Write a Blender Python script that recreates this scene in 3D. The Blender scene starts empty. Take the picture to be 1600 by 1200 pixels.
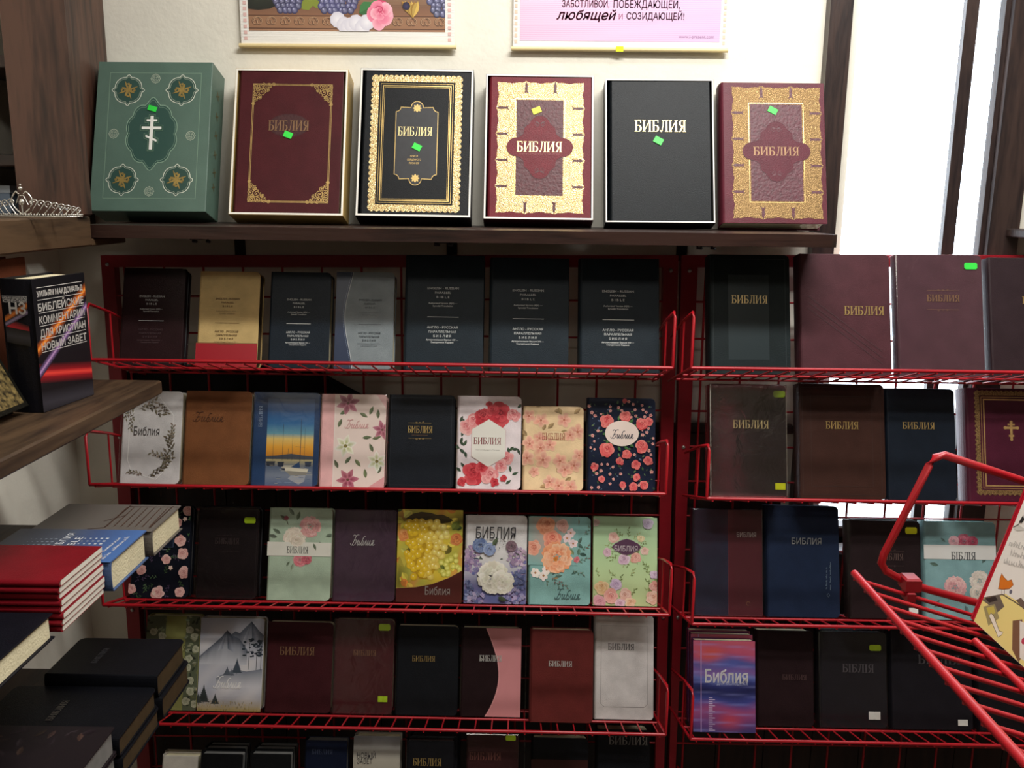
import bpy, math, random
from mathutils import Vector, Matrix
SC = bpy.context.scene
COL = SC.collection
V = Vector

# ------------------------------------------------------------------ camera
EYE = V((0.0, 0.0, 1.62))
FPX = 1400.0
PITCH, YAW, ROLL = math.radians(11.5), math.radians(0.4), math.radians(0.6)
CAMROT = (Matrix.Rotation(YAW, 3, 'Z') @ Matrix.Rotation(math.pi / 2 - PITCH, 3, 'X') @ Matrix.Rotation(ROLL, 3, 'Z'))
cam_data = bpy.data.cameras.new('camera')
cam_data.sensor_width = 36.0
cam_data.lens = FPX / 1600.0 * 36.0
cam_data.clip_start = 0.02
cam = bpy.data.objects.new('camera', cam_data)
cam.matrix_world = Matrix.Translation(EYE) @ CAMROT.to_4x4()
COL.objects.link(cam)
SC.camera = cam

# ------------------------------------------------------------------ view, sky, lamps
SC.view_settings.view_transform = 'Standard'
SC.view_settings.look = 'None'
SC.view_settings.gamma = 1.0
SC.view_settings.use_curve_mapping = False
SC.view_settings.exposure = 0.0
world = bpy.data.worlds.new('overcast sky')
SC.world = world
world.use_nodes = True
_bg = world.node_tree.nodes['Background']
_bg.inputs[0].default_value = (0.80, 0.90, 1.0, 1)
_bg.inputs[1].default_value = 7.0


def area(name, loc, aim, sx, sy, power, color):
    l = bpy.data.lights.new(name, 'AREA')
    l.shape = 'RECTANGLE'
    l.size, l.size_y = sx, sy
    l.energy = power
    l.color = color
    o = bpy.data.objects.new(name, l)
    o.location = loc
    o.rotation_euler = (V(aim) - V(loc)).to_track_quat('-Z', 'Y').to_euler()
    COL.objects.link(o)
    return o


area('ceiling lamp by the wall', (0.50, 0.88, 2.90), (0.55, 1.30, 1.0), 1.2, 0.14, 40, (1.0, 0.975, 0.93))
area('added wash light over the shelf', (0.72, 1.38, 2.92), (0.80, 2.05, 1.85), 0.9, 0.12, 8.5, (1.0, 0.985, 0.96))  # light added out of view to brighten the upper wall and gift bibles
area('ceiling lamp in the aisle', (-0.2, -0.55, 2.95), (-0.2, 0.3, 0), 1.4, 0.3, 12, (1.0, 0.93, 0.84))


# ------------------------------------------------------------------ pixel rays onto real planes
def ray(u, v):
    return CAMROT @ V(((u - 800) / FPX, -(v - 600) / FPX, -1.0))


def P(u, v, Y):
    d = ray(u, v)
    return EYE + d * (Y / d.y)


def PZ(u, v, z):
    d = ray(u, v)
    return EYE + d * ((z - EYE.z) / d.z)


def PX(u, v, x):
    d = ray(u, v)
    return EYE + d * (x / d.x)


def Pplane(u, v, o, n):
    d = ray(u, v)
    return EYE + d * ((o - EYE).dot(n) / d.dot(n))


def proj(p):
    q = CAMROT.transposed() @ (p - EYE)
    return 800 + FPX * q.x / -q.z, 600 - FPX * q.y / -q.z


# ------------------------------------------------------------------ colours and materials
def lin(c):
    return c / 12.92 if c <= 0.04045 else ((c + 0.055) / 1.055) ** 2.4


def C(h, k=1.0):
    if not isinstance(h, str):
        return tuple(h)
    h = h.lstrip('#')
    h = ''.join(x * 2 for x in h) if len(h) == 3 else h
    return tuple(lin(int(h[i:i + 2], 16) / 255.0) * k for i in (0, 2, 4))


def mixc(a, b, t):
    a, b = C(a), C(b)
    return tuple(a[i] + (b[i] - a[i]) * t for i in range(3))


def jit(c, rng, s=0.12):
    c = C(c)
    k = 1 + rng.uniform(-s, s)
    return tuple(max(0, min(1, x * k * (1 + rng.uniform(-s, s) * .4))) for x in c)


MATS = {}


def base_mat(name, rough=0.5, metal=0.0, spec=0.5):
    m = bpy.data.materials.new(name)
    m.use_nodes = True
    b = m.node_tree.nodes['Principled BSDF']
    b.inputs['Roughness'].default_value = rough
    b.inputs['Metallic'].default_value = metal
    b.inputs['Specular IOR Level'].default_value = spec
    return m, m.node_tree, b


def noise_mat(name, col, rough=0.5, metal=0.0, scale=60, var=0.15, bump=0.0, bscale=None, col2=None, stretch=(1, 1, 1), spec=0.5, kind='noise', detail=4):
    """solid colour with procedural mottling and a fine relief"""
    if name in MATS:
        return MATS[name]
    m, nt, b = base_mat(name, rough, metal, spec)
    n = nt.nodes
    tc = n.new('ShaderNodeTexCoord')
    mp = n.new('ShaderNodeMapping')
    mp.inputs['Scale'].default_value = stretch
    nt.links.new(tc.outputs['Object'], mp.inputs['Vector'])
    if kind == 'noise':
        t = n.new('ShaderNodeTexNoise')
        t.inputs['Scale'].default_value = scale
        t.inputs['Detail'].default_value = detail
        out = t.outputs['Fac']
    else:
        t = n.new('ShaderNodeTexVoronoi')
        t.feature = 'DISTANCE_TO_EDGE' if kind == 'voronoi' else 'F1'
        t.inputs['Scale'].default_value = scale
        out = t.outputs['Distance']
    nt.links.new(mp.outputs[0], t.inputs['Vector'])
    r = n.new('ShaderNodeValToRGB')
    c = C(col)
    c2 = C(col2) if col2 else tuple(min(1, x * (1 + var)) for x in c)
    c1 = c if col2 else tuple(x * (1 - var) for x in c)
    r.color_ramp.elements[0].color = (*c1, 1)
    r.color_ramp.elements[1].color = (*c2, 1)
    r.color_ramp.elements[0].position = 0.3 if kind == 'noise' else 0.02
    r.color_ramp.elements[1].position = 0.7 if kind == 'noise' else 0.16
    nt.links.new(out, r.inputs[0])
    nt.links.new(r.outputs[0], b.inputs['Base Color'])
    if bump:
        t2 = n.new('ShaderNodeTexNoise')
        t2.inputs['Scale'].default_value = bscale or scale * 6
        t2.inputs['Detail'].default_value = 2
        nt.links.new(mp.outputs[0], t2.inputs['Vector'])
        bp = n.new('ShaderNodeBump')
        bp.inputs['Strength'].default_value = bump
        bp.inputs['Distance'].default_value = 0.002
        nt.links.new((out if kind != 'noise' else t2.outputs['Fac']), bp.inputs['Height'])
        nt.links.new(bp.outputs[0], b.inputs['Normal'])
    MATS[name] = m
    return m


def wood_mat(name, c1, c2, axis='X', scale=9, rough=0.45):
    if name in MATS:
        return MATS[name]
    m, nt, b = base_mat(name, rough)
    n = nt.nodes
    tc = n.new('ShaderNodeTexCoord')
    mp = n.new('ShaderNodeMapping')
    st = {'X': (.12, 1, 1), 'Y': (1, .12, 1), 'Z': (1, 1, .12)}[axis]
    mp.inputs['Scale'].default_value = st
    nt.links.new(tc.outputs['Object'], mp.inputs['Vector'])
    t = n.new('ShaderNodeTexNoise')
    t.inputs['Scale'].default_value = scale
    t.inputs['Detail'].default_value = 3
    t.inputs['Distortion'].default_value = 1.4
    nt.links.new(mp.outputs[0], t.inputs['Vector'])
    mu = n.new('ShaderNodeMath')
    mu.operation = 'MULTIPLY'
    mu.inputs[1].default_value = 7
    nt.links.new(t.outputs['Fac'], mu.inputs[0])
    fr = n.new('ShaderNodeMath')
    fr.operation = 'PINGPONG'
    fr.inputs[1].default_value = 1
    nt.links.new(mu.outputs[0], fr.inputs[0])
    f = n.new('ShaderNodeTexNoise')
    f.inputs['Scale'].default_value = scale * 14
    nt.links.new(mp.outputs[0], f.inputs['Vector'])
    ad = n.new('ShaderNodeMath')
    ad.operation = 'MULTIPLY_ADD'
    ad.inputs[1].default_value = 0.6
    nt.links.new(fr.outputs[0], ad.inputs[0])
    nt.links.new(f.outputs['Fac'], ad.inputs[2])
    r = n.new('ShaderNodeValToRGB')
    r.color_ramp.elements[0].color = (*C(c1), 1)
    r.color_ramp.elements[1].color = (*C(c2), 1)
    r.color_ramp.elements[0].position = .35
    r.color_ramp.elements[1].position = 1.0
    nt.links.new(ad.outputs[0], r.inputs[0])
    nt.links.new(r.outputs[0], b.inputs['Base Color'])
    bp = n.new('ShaderNodeBump')
    bp.inputs['Strength'].default_value = .15
    bp.inputs['Distance'].default_value = .003
    nt.links.new(f.outputs['Fac'], bp.inputs['Height'])
    nt.links.new(bp.outputs[0], b.inputs['Normal'])
    MATS[name] = m
    return m


def leather(col, gloss=0.42):
    h = col if isinstance(col, str) else str(col)
    return noise_mat('leather ' + h + str(gloss), col, gloss, 0, 25, .14, .22, 520, spec=.2)


def ink(col):
    return noise_mat('ink ' + str(col), col, .45, 0, 80, .05)


def pages_mat():
    return noise_mat('paper edges', '#e6dcb8', .85, 0, 30, .06, .5, 260, stretch=(1, 1, 1))


def gold_mat(name='gold foil', c='#d0b272', rough=.34, metal=.75):
    return noise_mat(name, c, rough, metal, 90, .16)


def print_mat(rough=.33):
    name = 'printed cover %.2f' % rough
    if name in MATS:
        return MATS[name]
    m, nt, b = base_mat(name, rough)
    a = nt.nodes.new('ShaderNodeAttribute')
    a.attribute_name = 'ink'
    t = nt.nodes.new('ShaderNodeTexNoise')
    t.inputs['Scale'].default_value = 240
    tc = nt.nodes.new('ShaderNodeTexCoord')
    nt.links.new(tc.outputs['Object'], t.inputs['Vector'])
    bp = nt.nodes.new('ShaderNodeBump')
    bp.inputs['Strength'].default_value = .05
    bp.inputs['Distance'].default_value = .001
    nt.links.new(t.outputs['Fac'], bp.inputs['Height'])
    nt.links.new(bp.outputs[0], b.inputs['Normal'])
    nt.links.new(a.outputs['Color'], b.inputs['Base Color'])
    MATS[name] = m
    return m


def wrap_mat(veil=.12):
    """clear shrink-wrap: mostly see-through, with a wrinkled gloss"""
    name = 'clear film %.2f' % veil
    if name in MATS:
        return MATS[name]
    m, nt, b = base_mat(name, .12)
    n = nt.nodes
    out = n['Material Output']
    n.remove(b)
    tr = n.new('ShaderNodeBsdfTransparent')
    gl = n.new('ShaderNodeBsdfGlossy')
    gl.inputs['Roughness'].default_value = .13
    gl.inputs['Color'].default_value = (1, 1, 1, 1)
    tc = n.new('ShaderNodeTexCoord')
    t = n.new('ShaderNodeTexNoise')
    t.inputs['Scale'].default_value = 26
    t.inputs['Detail'].default_value = 3
    t.inputs['Distortion'].default_value = .8
    nt.links.new(tc.outputs['Object'], t.inputs['Vector'])
    bp = n.new('ShaderNodeBump')
    bp.inputs['Strength'].default_value = .16
    bp.inputs['Distance'].default_value = .004
    nt.links.new(t.outputs['Fac'], bp.inputs['Height'])
    nt.links.new(bp.outputs[0], gl.inputs['Normal'])
    mx = n.new('ShaderNodeMixShader')
    mx.inputs[0].default_value = veil
    nt.links.new(tr.outputs[0], mx.inputs[1])
    nt.links.new(gl.outputs[0], mx.inputs[2])
    nt.links.new(mx.outputs[0], out.inputs['Surface'])
    MATS[name] = m
    return m


# ------------------------------------------------------------------ mesh builder
class MB:
    def __init__(s):
        s.v, s.f, s.m, s.sm = [], [], [], []

    def add(s, vs, fs, mi=0, smooth=False):
        o = len(s.v)
        s.v += [tuple(x) for x in vs]
        for f in fs:
            s.f.append([i + o for i in f])
            s.m.append(mi)
            s.sm.append(smooth)

    def box(s, x0, y0, z0, x1, y1, z1, mi=0, b=0.0):
        if b <= 0:
            vs = [(x0, y0, z0), (x1, y0, z0), (x1, y1, z0), (x0, y1, z0), (x0, y0, z1), (x1, y0, z1), (x1, y1, z1), (x0, y1, z1)]
            s.add(vs, [(3, 2, 1, 0), (4, 5, 6, 7), (0, 1, 5, 4), (1, 2, 6, 5), (2, 3, 7, 6), (3, 0, 4, 7)], mi)
        else:
            o = [(x0, y0), (x1, y0), (x1, y1), (x0, y1)]
            i = [(x0 + b, y0 + b), (x1 - b, y0 + b), (x1 - b, y1 - b), (x0 + b, y1 - b)]
            s.loft([[(p[0], p[1], z0) for p in i], [(p[0], p[1], z0 + b) for p in o], [(p[0], p[1], z1 - b) for p in o], [(p[0], p[1], z1) for p in i]], mi)

    def loft(s, loops, mi=0, caps=True, smooth=False):
        """loops of equal length, first is lowest; counter-clockwise seen from the end"""
        n = len(loops[0])
        vs = [p for l in loops for p in l]
        fs = []
        for k in range(len(loops) - 1):
            for i in range(n):
                j = (i + 1) % n
                fs.append((k * n + i, k * n + j, (k + 1) * n + j, (k + 1) * n + i))
        s.add(vs, fs, mi, smooth)
        if caps:
            s.add(loops[0], [tuple(range(n))[::-1]], mi)
            s.add(loops[-1], [tuple(range(n))], mi)

    def slab(s, outline, z0, z1, b=0.0008, mi=0):
        """prism of a flat outline with softened rims; outline is a function of the inset"""
        o0, o1, o2 = outline(0), outline(b * .3), outline(b)
        L = lambda o, z: [(p[0], p[1], z) for p in o]
        s.loft([L(o2, z0), L(o1, z0 + b * .3), L(o0, z0 + b), L(o0, z1 - b), L(o1, z1 - b * .3), L(o2, z1)], mi)

    def tube(s, path, r, n=6, mi=0, caps=True):
        path = [V(p) for p in path]
        loops = []
        ref = V((0.31, 0.17, 0.93))
        for i, p in enumerate(path):
            a = path[max(i - 1, 0)]
            c = path[min(i + 1, len(path) - 1)]
            t = (c - a).normalized()
            rf = ref if abs(t.dot(ref)) < .95 else V((1, 0, 0))
            x = t.cross(rf).normalized()
            y = t.cross(x).normalized()
            k = 1.0
            if 0 < i < len(path) - 1:
                d1, d2 = (p - a).normalized(), (c - p).normalized()
                k = 1 / max(.5, math.sqrt(max(0.0, (1 + d1.dot(d2)) / 2)))
            loops.append([p + (x * math.cos(2 * math.pi * j / n) + y * math.sin(2 * math.pi * j / n)) * r * (1 + (k - 1) * .5) for j in range(n)])
        s.loft(loops, mi, caps, True)

    def ball(s, c, r, nu=8, nv=6, mi=0, sc=(1, 1, 1)):
        vs, fs = [], []
        for i in range(nv + 1):
            th = math.pi * i / nv
            for j in range(nu):
                ph = 2 * math.pi * j / nu
                vs.append((c[0] + r * sc[0] * math.sin(th) * math.cos(ph), c[1] + r * sc[1] * math.sin(th) * math.sin(ph), c[2] + r * sc[2] * math.cos(th)))
        for i in range(nv):
            for j in range(nu):
                k = (j + 1) % nu
                fs.append((i * nu + j, (i + 1) * nu + j, (i + 1) * nu + k, i * nu + k))
        s.add(vs, fs, mi, True)

    def xform(s, M):
        s.v = [tuple(M @ V(p)) for p in s.v]
        return s

    def build(s, name, mats, parent=None, mw=None):
        me = bpy.data.meshes.new(name)
        me.from_pydata(s.v, [], s.f)
        if not isinstance(mats, (list, tuple)):
            mats = [mats]
        for m in mats:
            me.materials.append(m)
        me.polygons.foreach_set('material_index', s.m)
        me.polygons.foreach_set('use_smooth', s.sm)
        me.update()
        o = bpy.data.objects.new(name, me)
        COL.objects.link(o)
        if parent is not None:
            o.parent = parent
        if mw is not None:
            o.matrix_world = mw
        return o


def empty(name, M, label, cat, group=None):
    o = bpy.data.objects.new(name, None)
    o.empty_display_size = .05
    COL.objects.link(o)
    o.matrix_world = M if isinstance(M, Matrix) else Matrix.Translation(M)
    tag(o, label, cat, group)
    return o


def tag(o, label, cat, group=None):
    o['label'] = label
    o['category'] = cat
    if group:
        o['group'] = group
    return o


def struct(o):
    o['kind'] = 'structure'
    return o


def frame(o, ex, ey, ez):
    M = Matrix.Identity(4)
    for i in range(3):
        M[i][0], M[i][1], M[i][2], M[i][3] = ex[i], ey[i], ez[i], o[i]
    return M


def rrect(x0, y0, x1, y1, rad=(0, 0, 0, 0), n=5):
    """rounded rectangle; radii for bl, br, tr, tl"""
    def f(inset=0.0):
        pts = []
        a, b, c, d = x0 + inset, y0 + inset, x1 - inset, y1 - inset
        cs = [(a, b, 180), (c, b, 270), (c, d, 0), (a, d, 90)]
        for k, (cx, cy, a0) in enumerate(cs):
            r = max(rad[k] - inset, 0.0004)
            sx = 1 if k in (0, 3) else -1
            sy = 1 if k in (0, 1) else -1
            ox, oy = cx + sx * r, cy + sy * r
            for i in range(n + 1):
                t = math.radians(a0 + 90 * i / n)
                pts.append((ox + r * math.cos(t), oy + r * math.sin(t)))
        return pts
    return f


# ------------------------------------------------------------------ lettering
GLYPH = {}


def _arc(cx, cy, rx, ry, a0, a1, n=10):
    return [(cx + rx * math.cos(math.radians(a0 + (a1 - a0) * i / n)), cy + ry * math.sin(math.radians(a0 + (a1 - a0) * i / n))) for i in range(n + 1)]


def _rc(a, b, c, d):
    return [(a, b), (c, b), (c, d), (a, d)]


def _strip(o, i):
    return [[o[k], o[k + 1], i[k + 1], i[k]] for k in range(len(o) - 1)]


def _stem(x, w=.17):
    return [_rc(x, 0, x + w, 1), _rc(x - .08, 0, x + w + .08, .055), _rc(x - .08, .945, x + w + .08, 1)]


GLYPH['Б'] = (.74, _stem(.08) + [_rc(.08, .94, .64, 1), [(.66, 1), (.58, 1), (.55, .93), (.61, .74), (.66, .74)]] + _strip([(.25, .57), (.40, .57)] + _arc(.42, .285, .31, .285, 90, -90) + [(.25, 0)], [(.25, .51), (.38, .51)] + _arc(.38, .285, .17, .225, 90, -90) + [(.25, .06)]))
GLYPH['И'] = (.93, _stem(.08) + _stem(.68) + [[(.25, .10), (.68, .78), (.68, .90), (.25, .22)]])
GLYPH['Л'] = (.86, _stem(.61) + [_rc(.22, .945, .70, 1), [(.33, .96), (.41, .96), (.36, .45), (.28, .12), (.20, .30), (.29, .55)], [(.28, .14), (.24, .03), (.15, -.02), (.05, .02), (.03, .10), (.09, .15), (.15, .10), (.20, .12), (.22, .32)]])
GLYPH['Я'] = (.80, _stem(.53) + [_rc(.35, .945, .6, 1), [(.35, .47), (.50, .47), (.29, .05), (.20, 0), (.01, 0), (.01, .055), (.12, .06)]] + _strip([(.55, 1), (.40, 1)] + _arc(.37, .725, .30, .275, 90, 270) + [(.55, .45)], [(.55, .945), (.42, .945)] + _arc(.42, .725, .18, .22, 90, 270) + [(.55, .505)]))
GLYPH['І'] = (.33, _stem(.08))


def serif_polys(body):
    x, out = 0.0, []
    for ch in body:
        w, ps = GLYPH[ch]
        out += [[(p[0] + x, p[1]) for p in q] for q in ps]
        x += w + .07
    return out, x - .07


_FONTC = {}


def font_polys(body, res=2):
    key = (body, res)
    if key in _FONTC:
        return _FONTC[key]
    c = bpy.data.curves.new('lettering', 'FONT')
    c.body = body
    c.resolution_u = res
    o = bpy.data.objects.new('lettering', c)
    COL.objects.link(o)
    bpy.context.view_layer.update()
    me = bpy.data.meshes.new_from_object(o.evaluated_get(bpy.context.evaluated_depsgraph_get()))
    ps = [[(me.vertices[i].co.x, me.vertices[i].co.y) for i in p.vertices] for p in me.polygons]
    bpy.data.objects.remove(o)
    bpy.data.curves.remove(c)
    bpy.data.meshes.remove(me)
    xs = [p[0] for q in ps for p in q]
    x0, x1 = min(xs), max(xs)
    ps = [[(p[0] - x0, p[1]) for p in q] for q in ps]
    _FONTC[key] = (ps, x1 - x0)
    return _FONTC[key]


# ------------------------------------------------------------------ flat artwork printed or stamped on a surface (local x, y; rises along z)
class Print:
    STEP = 3e-6

    def __init__(s, z=0.0003, clip=None, rng=None):
        s.v, s.c, s.f = [], [], []
        s.z, s.clip = z, clip
        s.rng = rng or random.Random(3)

    def _emit(s, pts, cols):
        if s.clip:
            pts, cols = s._clip(pts, cols)
            if len(pts) < 3:
                return
        o = len(s.v)
        s.v += [(p[0], p[1], s.z) for p in pts]
        s.c += cols
        s.f.append(list(range(o, o + len(pts))))

    def _clip(s, pts, cols):
        x0, y0, x1, y1 = s.clip
        cur = [(p[0], p[1], *c) for p, c in zip(pts, cols)]
        for ax, lim, sg in ((0, x0, 1), (0, x1, -1), (1, y0, 1), (1, y1, -1)):
            if not cur:
                break
            if all((q[ax] - lim) * sg >= 0 for q in cur):
                continue
            out = []
            for i, q in enumerate(cur):
                p = cur[i - 1]
                dp, dq = (p[ax] - lim) * sg, (q[ax] - lim) * sg
                if (dp >= 0) != (dq >= 0):
                    t = dp / (dp - dq)
                    out.append(tuple(p[k] + (q[k] - p[k]) * t for k in range(5)))
                if dq >= 0:
                    out.append(q)
            cur = out
        return [(q[0], q[1]) for q in cur], [q[2:] for q in cur]

    def up(s, k=1):
        s.z += s.STEP * k

    def poly(s, pts, col):
        s.up()
        s._emit(list(pts), [C(col)] * len(pts))

    def polyc(s, pts, cols):
        s.up()
        s._emit(list(pts), [C(c) for c in cols])

    def rect(s, x0, y0, x1, y1, col):
        s.poly(_rc(x0, y0, x1, y1), col)

    def grad(s, x0, y0, x1, y1, stops):
        """vertical bands of ink: stops = [(v, colour)] from bottom to top"""
        s.up()
        for (a, ca), (b, cb) in zip(stops, stops[1:]):
            ya, yb = y0 + (y1 - y0) * a, y0 + (y1 - y0) * b
            s._emit(_rc(x0, ya, x1, yb), [C(ca), C(ca), C(cb), C(cb)])

    def fan(s, c, pts, cin, cout):
        s.up()
        cin, cout = C(cin), C(cout)
        n = len(pts)
        for i in range(n):
            s._emit([c, pts[i], pts[(i + 1) % n]], [cin, cout, cout])

    def disc(s, x, y, r, col, col2=None, n=12, ry=None, ang=0):
        ry = ry or r
        ca, sa = math.cos(ang), math.sin(ang)
        pts = []
        for i in range(n):
            a, b = r * math.cos(2 * math.pi * i / n), ry * math.sin(2 * math.pi * i / n)
            pts.append((x + a * ca - b * sa, y + a * sa + b * ca))
        if col2:
            s.fan((x, y), pts, col, col2)
        else:
            s.poly(pts, col)

    def stroke(s, pts, w, col, closed=False, taper=False):
        s.up()
        n = len(pts)
        L, R = [], []
        for i in range(n):
            a = pts[(i - 1) % n] if closed or i > 0 else pts[0]
            b = pts[(i + 1) % n] if closed or i < n - 1 else pts[-1]
            dx, dy = b[0] - a[0], b[1] - a[1]
            d = math.hypot(dx, dy) or 1
            k = w / 2 * (1 if not taper else (1 - .8 * i / (n - 1)))
            L.append((pts[i][0] - dy / d * k, pts[i][1] + dx / d * k))
            R.append((pts[i][0] + dy / d * k, pts[i][1] - dx / d * k))
        m = n if closed else n - 1
        c = C(col)
        for i in range(m):
            j = (i + 1) % n
            s._emit([R[i], R[j], L[j], L[i]], [c] * 4)

    def line(s, x0, y0, x1, y1, w, col):
        s.stroke([(x0, y0), (x1, y1)], w, col)

    def frame(s, x0, y0, x1, y1, w, col):
        s.rect(x0, y0, x1, y0 + w, col)
        s.rect(x0, y1 - w, x1, y1, col)
        s.rect(x0, y0, x0 + w, y1, col)
        s.rect(x1 - w, y0, x1, y1, col)

    def text(s, body, cx, cy, w, h, col, font='serif', shear=0.0, ang=0.0, bold=0.0):
        """lettering centred on (cx, cy), w wide, capitals h high"""
        s.up()
        ps, W = serif_polys(body) if font == 'serif' else font_polys(body)
        H = 1.0 if font == 'serif' else 0.715
        sx, sy = w / W, h / H
        ca, sa = math.cos(ang), math.sin(ang)
        c = C(col)
        offs = [(0, 0)] if not bold else [(0, 0), (bold, 0), (-bold, 0), (0, bold), (0, -bold)]
        for ox, oy in offs:
            for q in ps:
                pts = []
                for x, y in q:
                    a = x * sx - w / 2 + shear * (y * sy - h / 2) + ox
                    b = y * sy - h / 2 + oy
                    pts.append((cx + a * ca - b * sa, cy + a * sa + b * ca))
                s._emit(pts, [c] * len(pts))

    def field(s, x0, y0, x1, y1, nx, ny, fn):
        """a patch of blended inks, fn(u, v) -> colour"""
        s.up()
        g = [[C(fn(i / nx, j / ny)) for j in range(ny + 1)] for i in range(nx + 1)]
        for i in range(nx):
            for j in range(ny):
                s._emit(_rc(x0 + (x1 - x0) * i / nx, y0 + (y1 - y0) * j / ny, x0 + (x1 - x0) * (i + 1) / nx, y0 + (y1 - y0) * (j + 1) / ny), [g[i][j], g[i + 1][j], g[i + 1][j + 1], g[i][j + 1]])

    def script(s, cx, cy, w, h, col, wt=.055):
        """the title word in joined handwriting, w wide, h high"""
        paths = [[(.10, .86), (.22, .98), (.45, .92), (.72, 1.0), (.86, .95)], [(.52, .94), (.40, .62), (.30, .22), (.18, .02), (.02, .08), (-.02, .2)], [(.36, .42), (.58, .52), (.66, .34), (.55, .08), (.36, .0), (.24, .08)],
                 [(.80, .36), (.90, .50), (.86, .22), (.90, .02), (1.02, .10), (1.14, .48), (1.11, .14), (1.18, .02), (1.32, .18), (1.46, .44), (1.58, .40), (1.60, .14), (1.48, .0), (1.38, .16), (1.42, .46), (1.50, .74), (1.62, .86), (1.76, .84)],
                 [(1.58, .10), (1.72, .04), (1.84, .26), (1.94, .50), (1.98, .20), (2.04, .02), (2.14, .16), (2.22, .50), (2.20, .16), (2.26, .02), (2.38, .14), (2.48, .50), (2.46, .14), (2.54, .02), (2.66, .08), (2.80, .26)],
                 [(2.94, .50), (2.78, .46), (2.76, .30), (2.92, .26)], [(2.96, .52), (2.90, .12), (2.98, .02), (3.14, .14)], [(2.86, .26), (2.78, .08), (2.68, .02)]]
        x0, x1 = -.02, 3.14
        for pa in paths:
            q = []
            for i in range(len(pa) - 1):
                p0, p1, p2, p3 = pa[max(i - 1, 0)], pa[i], pa[i + 1], pa[min(i + 2, len(pa) - 1)]
                for k in range(4):
                    t = k / 4
                    q.append(tuple(.5 * (2 * p1[a] + (p2[a] - p0[a]) * t + (2 * p0[a] - 5 * p1[a] + 4 * p2[a] - p3[a]) * t * t + (3 * p1[a] - p0[a] - 3 * p2[a] + p3[a]) * t ** 3) for a in (0, 1)))
            q.append(pa[-1])
            s.stroke([(cx + ((x - x0) / (x1 - x0) - .5) * w + .22 * (y - .5) * h, cy + (y - .5) * h) for x, y in q], wt * h * 1.1, col)

    # --- plants
    def leaf(s, x, y, l, ang, col, wid=.36, vein=True):
        ca, sa = math.cos(ang), math.sin(ang)
        T = lambda a, b: (x + a * ca - b * sa, y + a * sa + b * ca)
        w = l * wid / 2
        c = C(col)
        d = mixc(c, (0, 0, 0), .3)
        up = [T(0, 0), T(l * .25, w * .8), T(l * .5, w), T(l * .78, w * .6), T(l, 0)]
        dn = [T(l, 0), T(l * .78, -w * .6), T(l * .5, -w), T(l * .25, -w * .8), T(0, 0)]
        s.poly(up, c)
        s.poly(dn, d)

    def petal(s, x, y, l, w, ang, cin, cout, n=9, notch=0.0):
        ca, sa = math.cos(ang), math.sin(ang)
        T = lambda a, b: (x + a * ca - b * sa, y + a * sa + b * ca)
        pts = [T(0, 0)]
        for i in range(n + 1):
            t = -math.pi / 2 + math.pi * i / n
            k = 1 - notch * math.exp(-((t) / .35) ** 2) + s.rng.uniform(-.03, .03)
            pts.append(T(l * (.45 + .55 * math.cos(t)) * k, w / 2 * math.sin(t)))
        s.fan(T(l * .25, 0), pts, cin, cout)

    def flower(s, x, y, r, n, cin, cout, heart, a0=None, wid=.8, hr=.22, pointy=False):
        a0 = s.rng.uniform(0, 6) if a0 is None else a0
        for i in range(n):
            a = a0 + 2 * math.pi * i / n
            if pointy:
                ca, sa = math.cos(a), math.sin(a)
                T = lambda p, q: (x + p * ca - q * sa, y + p * sa + q * ca)
                w = r * wid / 2
                s.fan(T(r * .3, 0), [T(0, 0), T(r * .25, -w * .7), T(r * .5, -w), T(r * .8, -w * .5), T(r, 0), T(r * .8, w * .5), T(r * .5, w), T(r * .25, w * .7)], jit(cin, s.rng, .08), jit(cout, s.rng, .1))
            else:
                s.petal(x, y, r * s.rng.uniform(.9, 1.08), r * wid, a, jit(cin, s.rng, .1), jit(cout, s.rng, .1))
        if heart:
            s.disc(x, y, r * hr, heart, mixc(heart, (0, 0, 0), .3), 8)

    def rose(s, x, y, r, dark, mid, light):
        rng = s.rng
        r *= 1.22
        n = 11
        s.poly([(x + r * .8 * rng.uniform(.85, 1.1) * math.cos(6.283 * i / n), y + r * .8 * rng.uniform(.85, 1.1) * math.sin(6.283 * i / n)) for i in range(n)], jit(dark, rng, .08))
        ox, oy = x, y
        for q, n in ((1.0, 5), (.74, 4), (.5, 4)):
            a0 = rng.uniform(0, 6)
            for i in range(n):
                a = a0 + 2 * math.pi * i / n + rng.uniform(-.3, .3)
                s.petal(ox + math.cos(a) * r * q * .12, oy + math.sin(a) * r * q * .12, r * q * rng.uniform(.72, .98), r * q * rng.uniform(.85, 1.25), a, mixc(dark, mid, rng.uniform(0, .45)), mixc(mid, light, rng.uniform(0, 1)))
            ox += rng.uniform(-.1, .1) * r
            oy += rng.uniform(-.02, .14) * r
        sp = [(ox + r * .30 * t * math.cos(8 * t + 1), oy + r * .26 * t * math.sin(8 * t + 1)) for t in [i / 14 for i in range(1, 15)]]
        s.stroke(sp, r * .07, mixc(dark, (0, 0, 0), .15))

    def peony(s, x, y, r, dark, mid, light):
        rng = s.rng
        r *= 1.25
        for q, n in ((1, 11), (.85, 9), (.68, 8), (.5, 7), (.34, 5)):
            a0 = rng.uniform(0, 6)
            for i in range(n):
                a = a0 + 2 * math.pi * i / n + rng.uniform(-.2, .2)
                s.petal(x + math.cos(a) * r * q * .35, y + math.sin(a) * r * q * .35, r * q * .66, r * q * .62, a, jit(mixc(dark, mid, rng.random()), rng, .1), jit(mixc(mid, light, rng.random()), rng, .06), notch=.18)
        s.disc(x, y, r * .12, dark, mid, 7)

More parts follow.
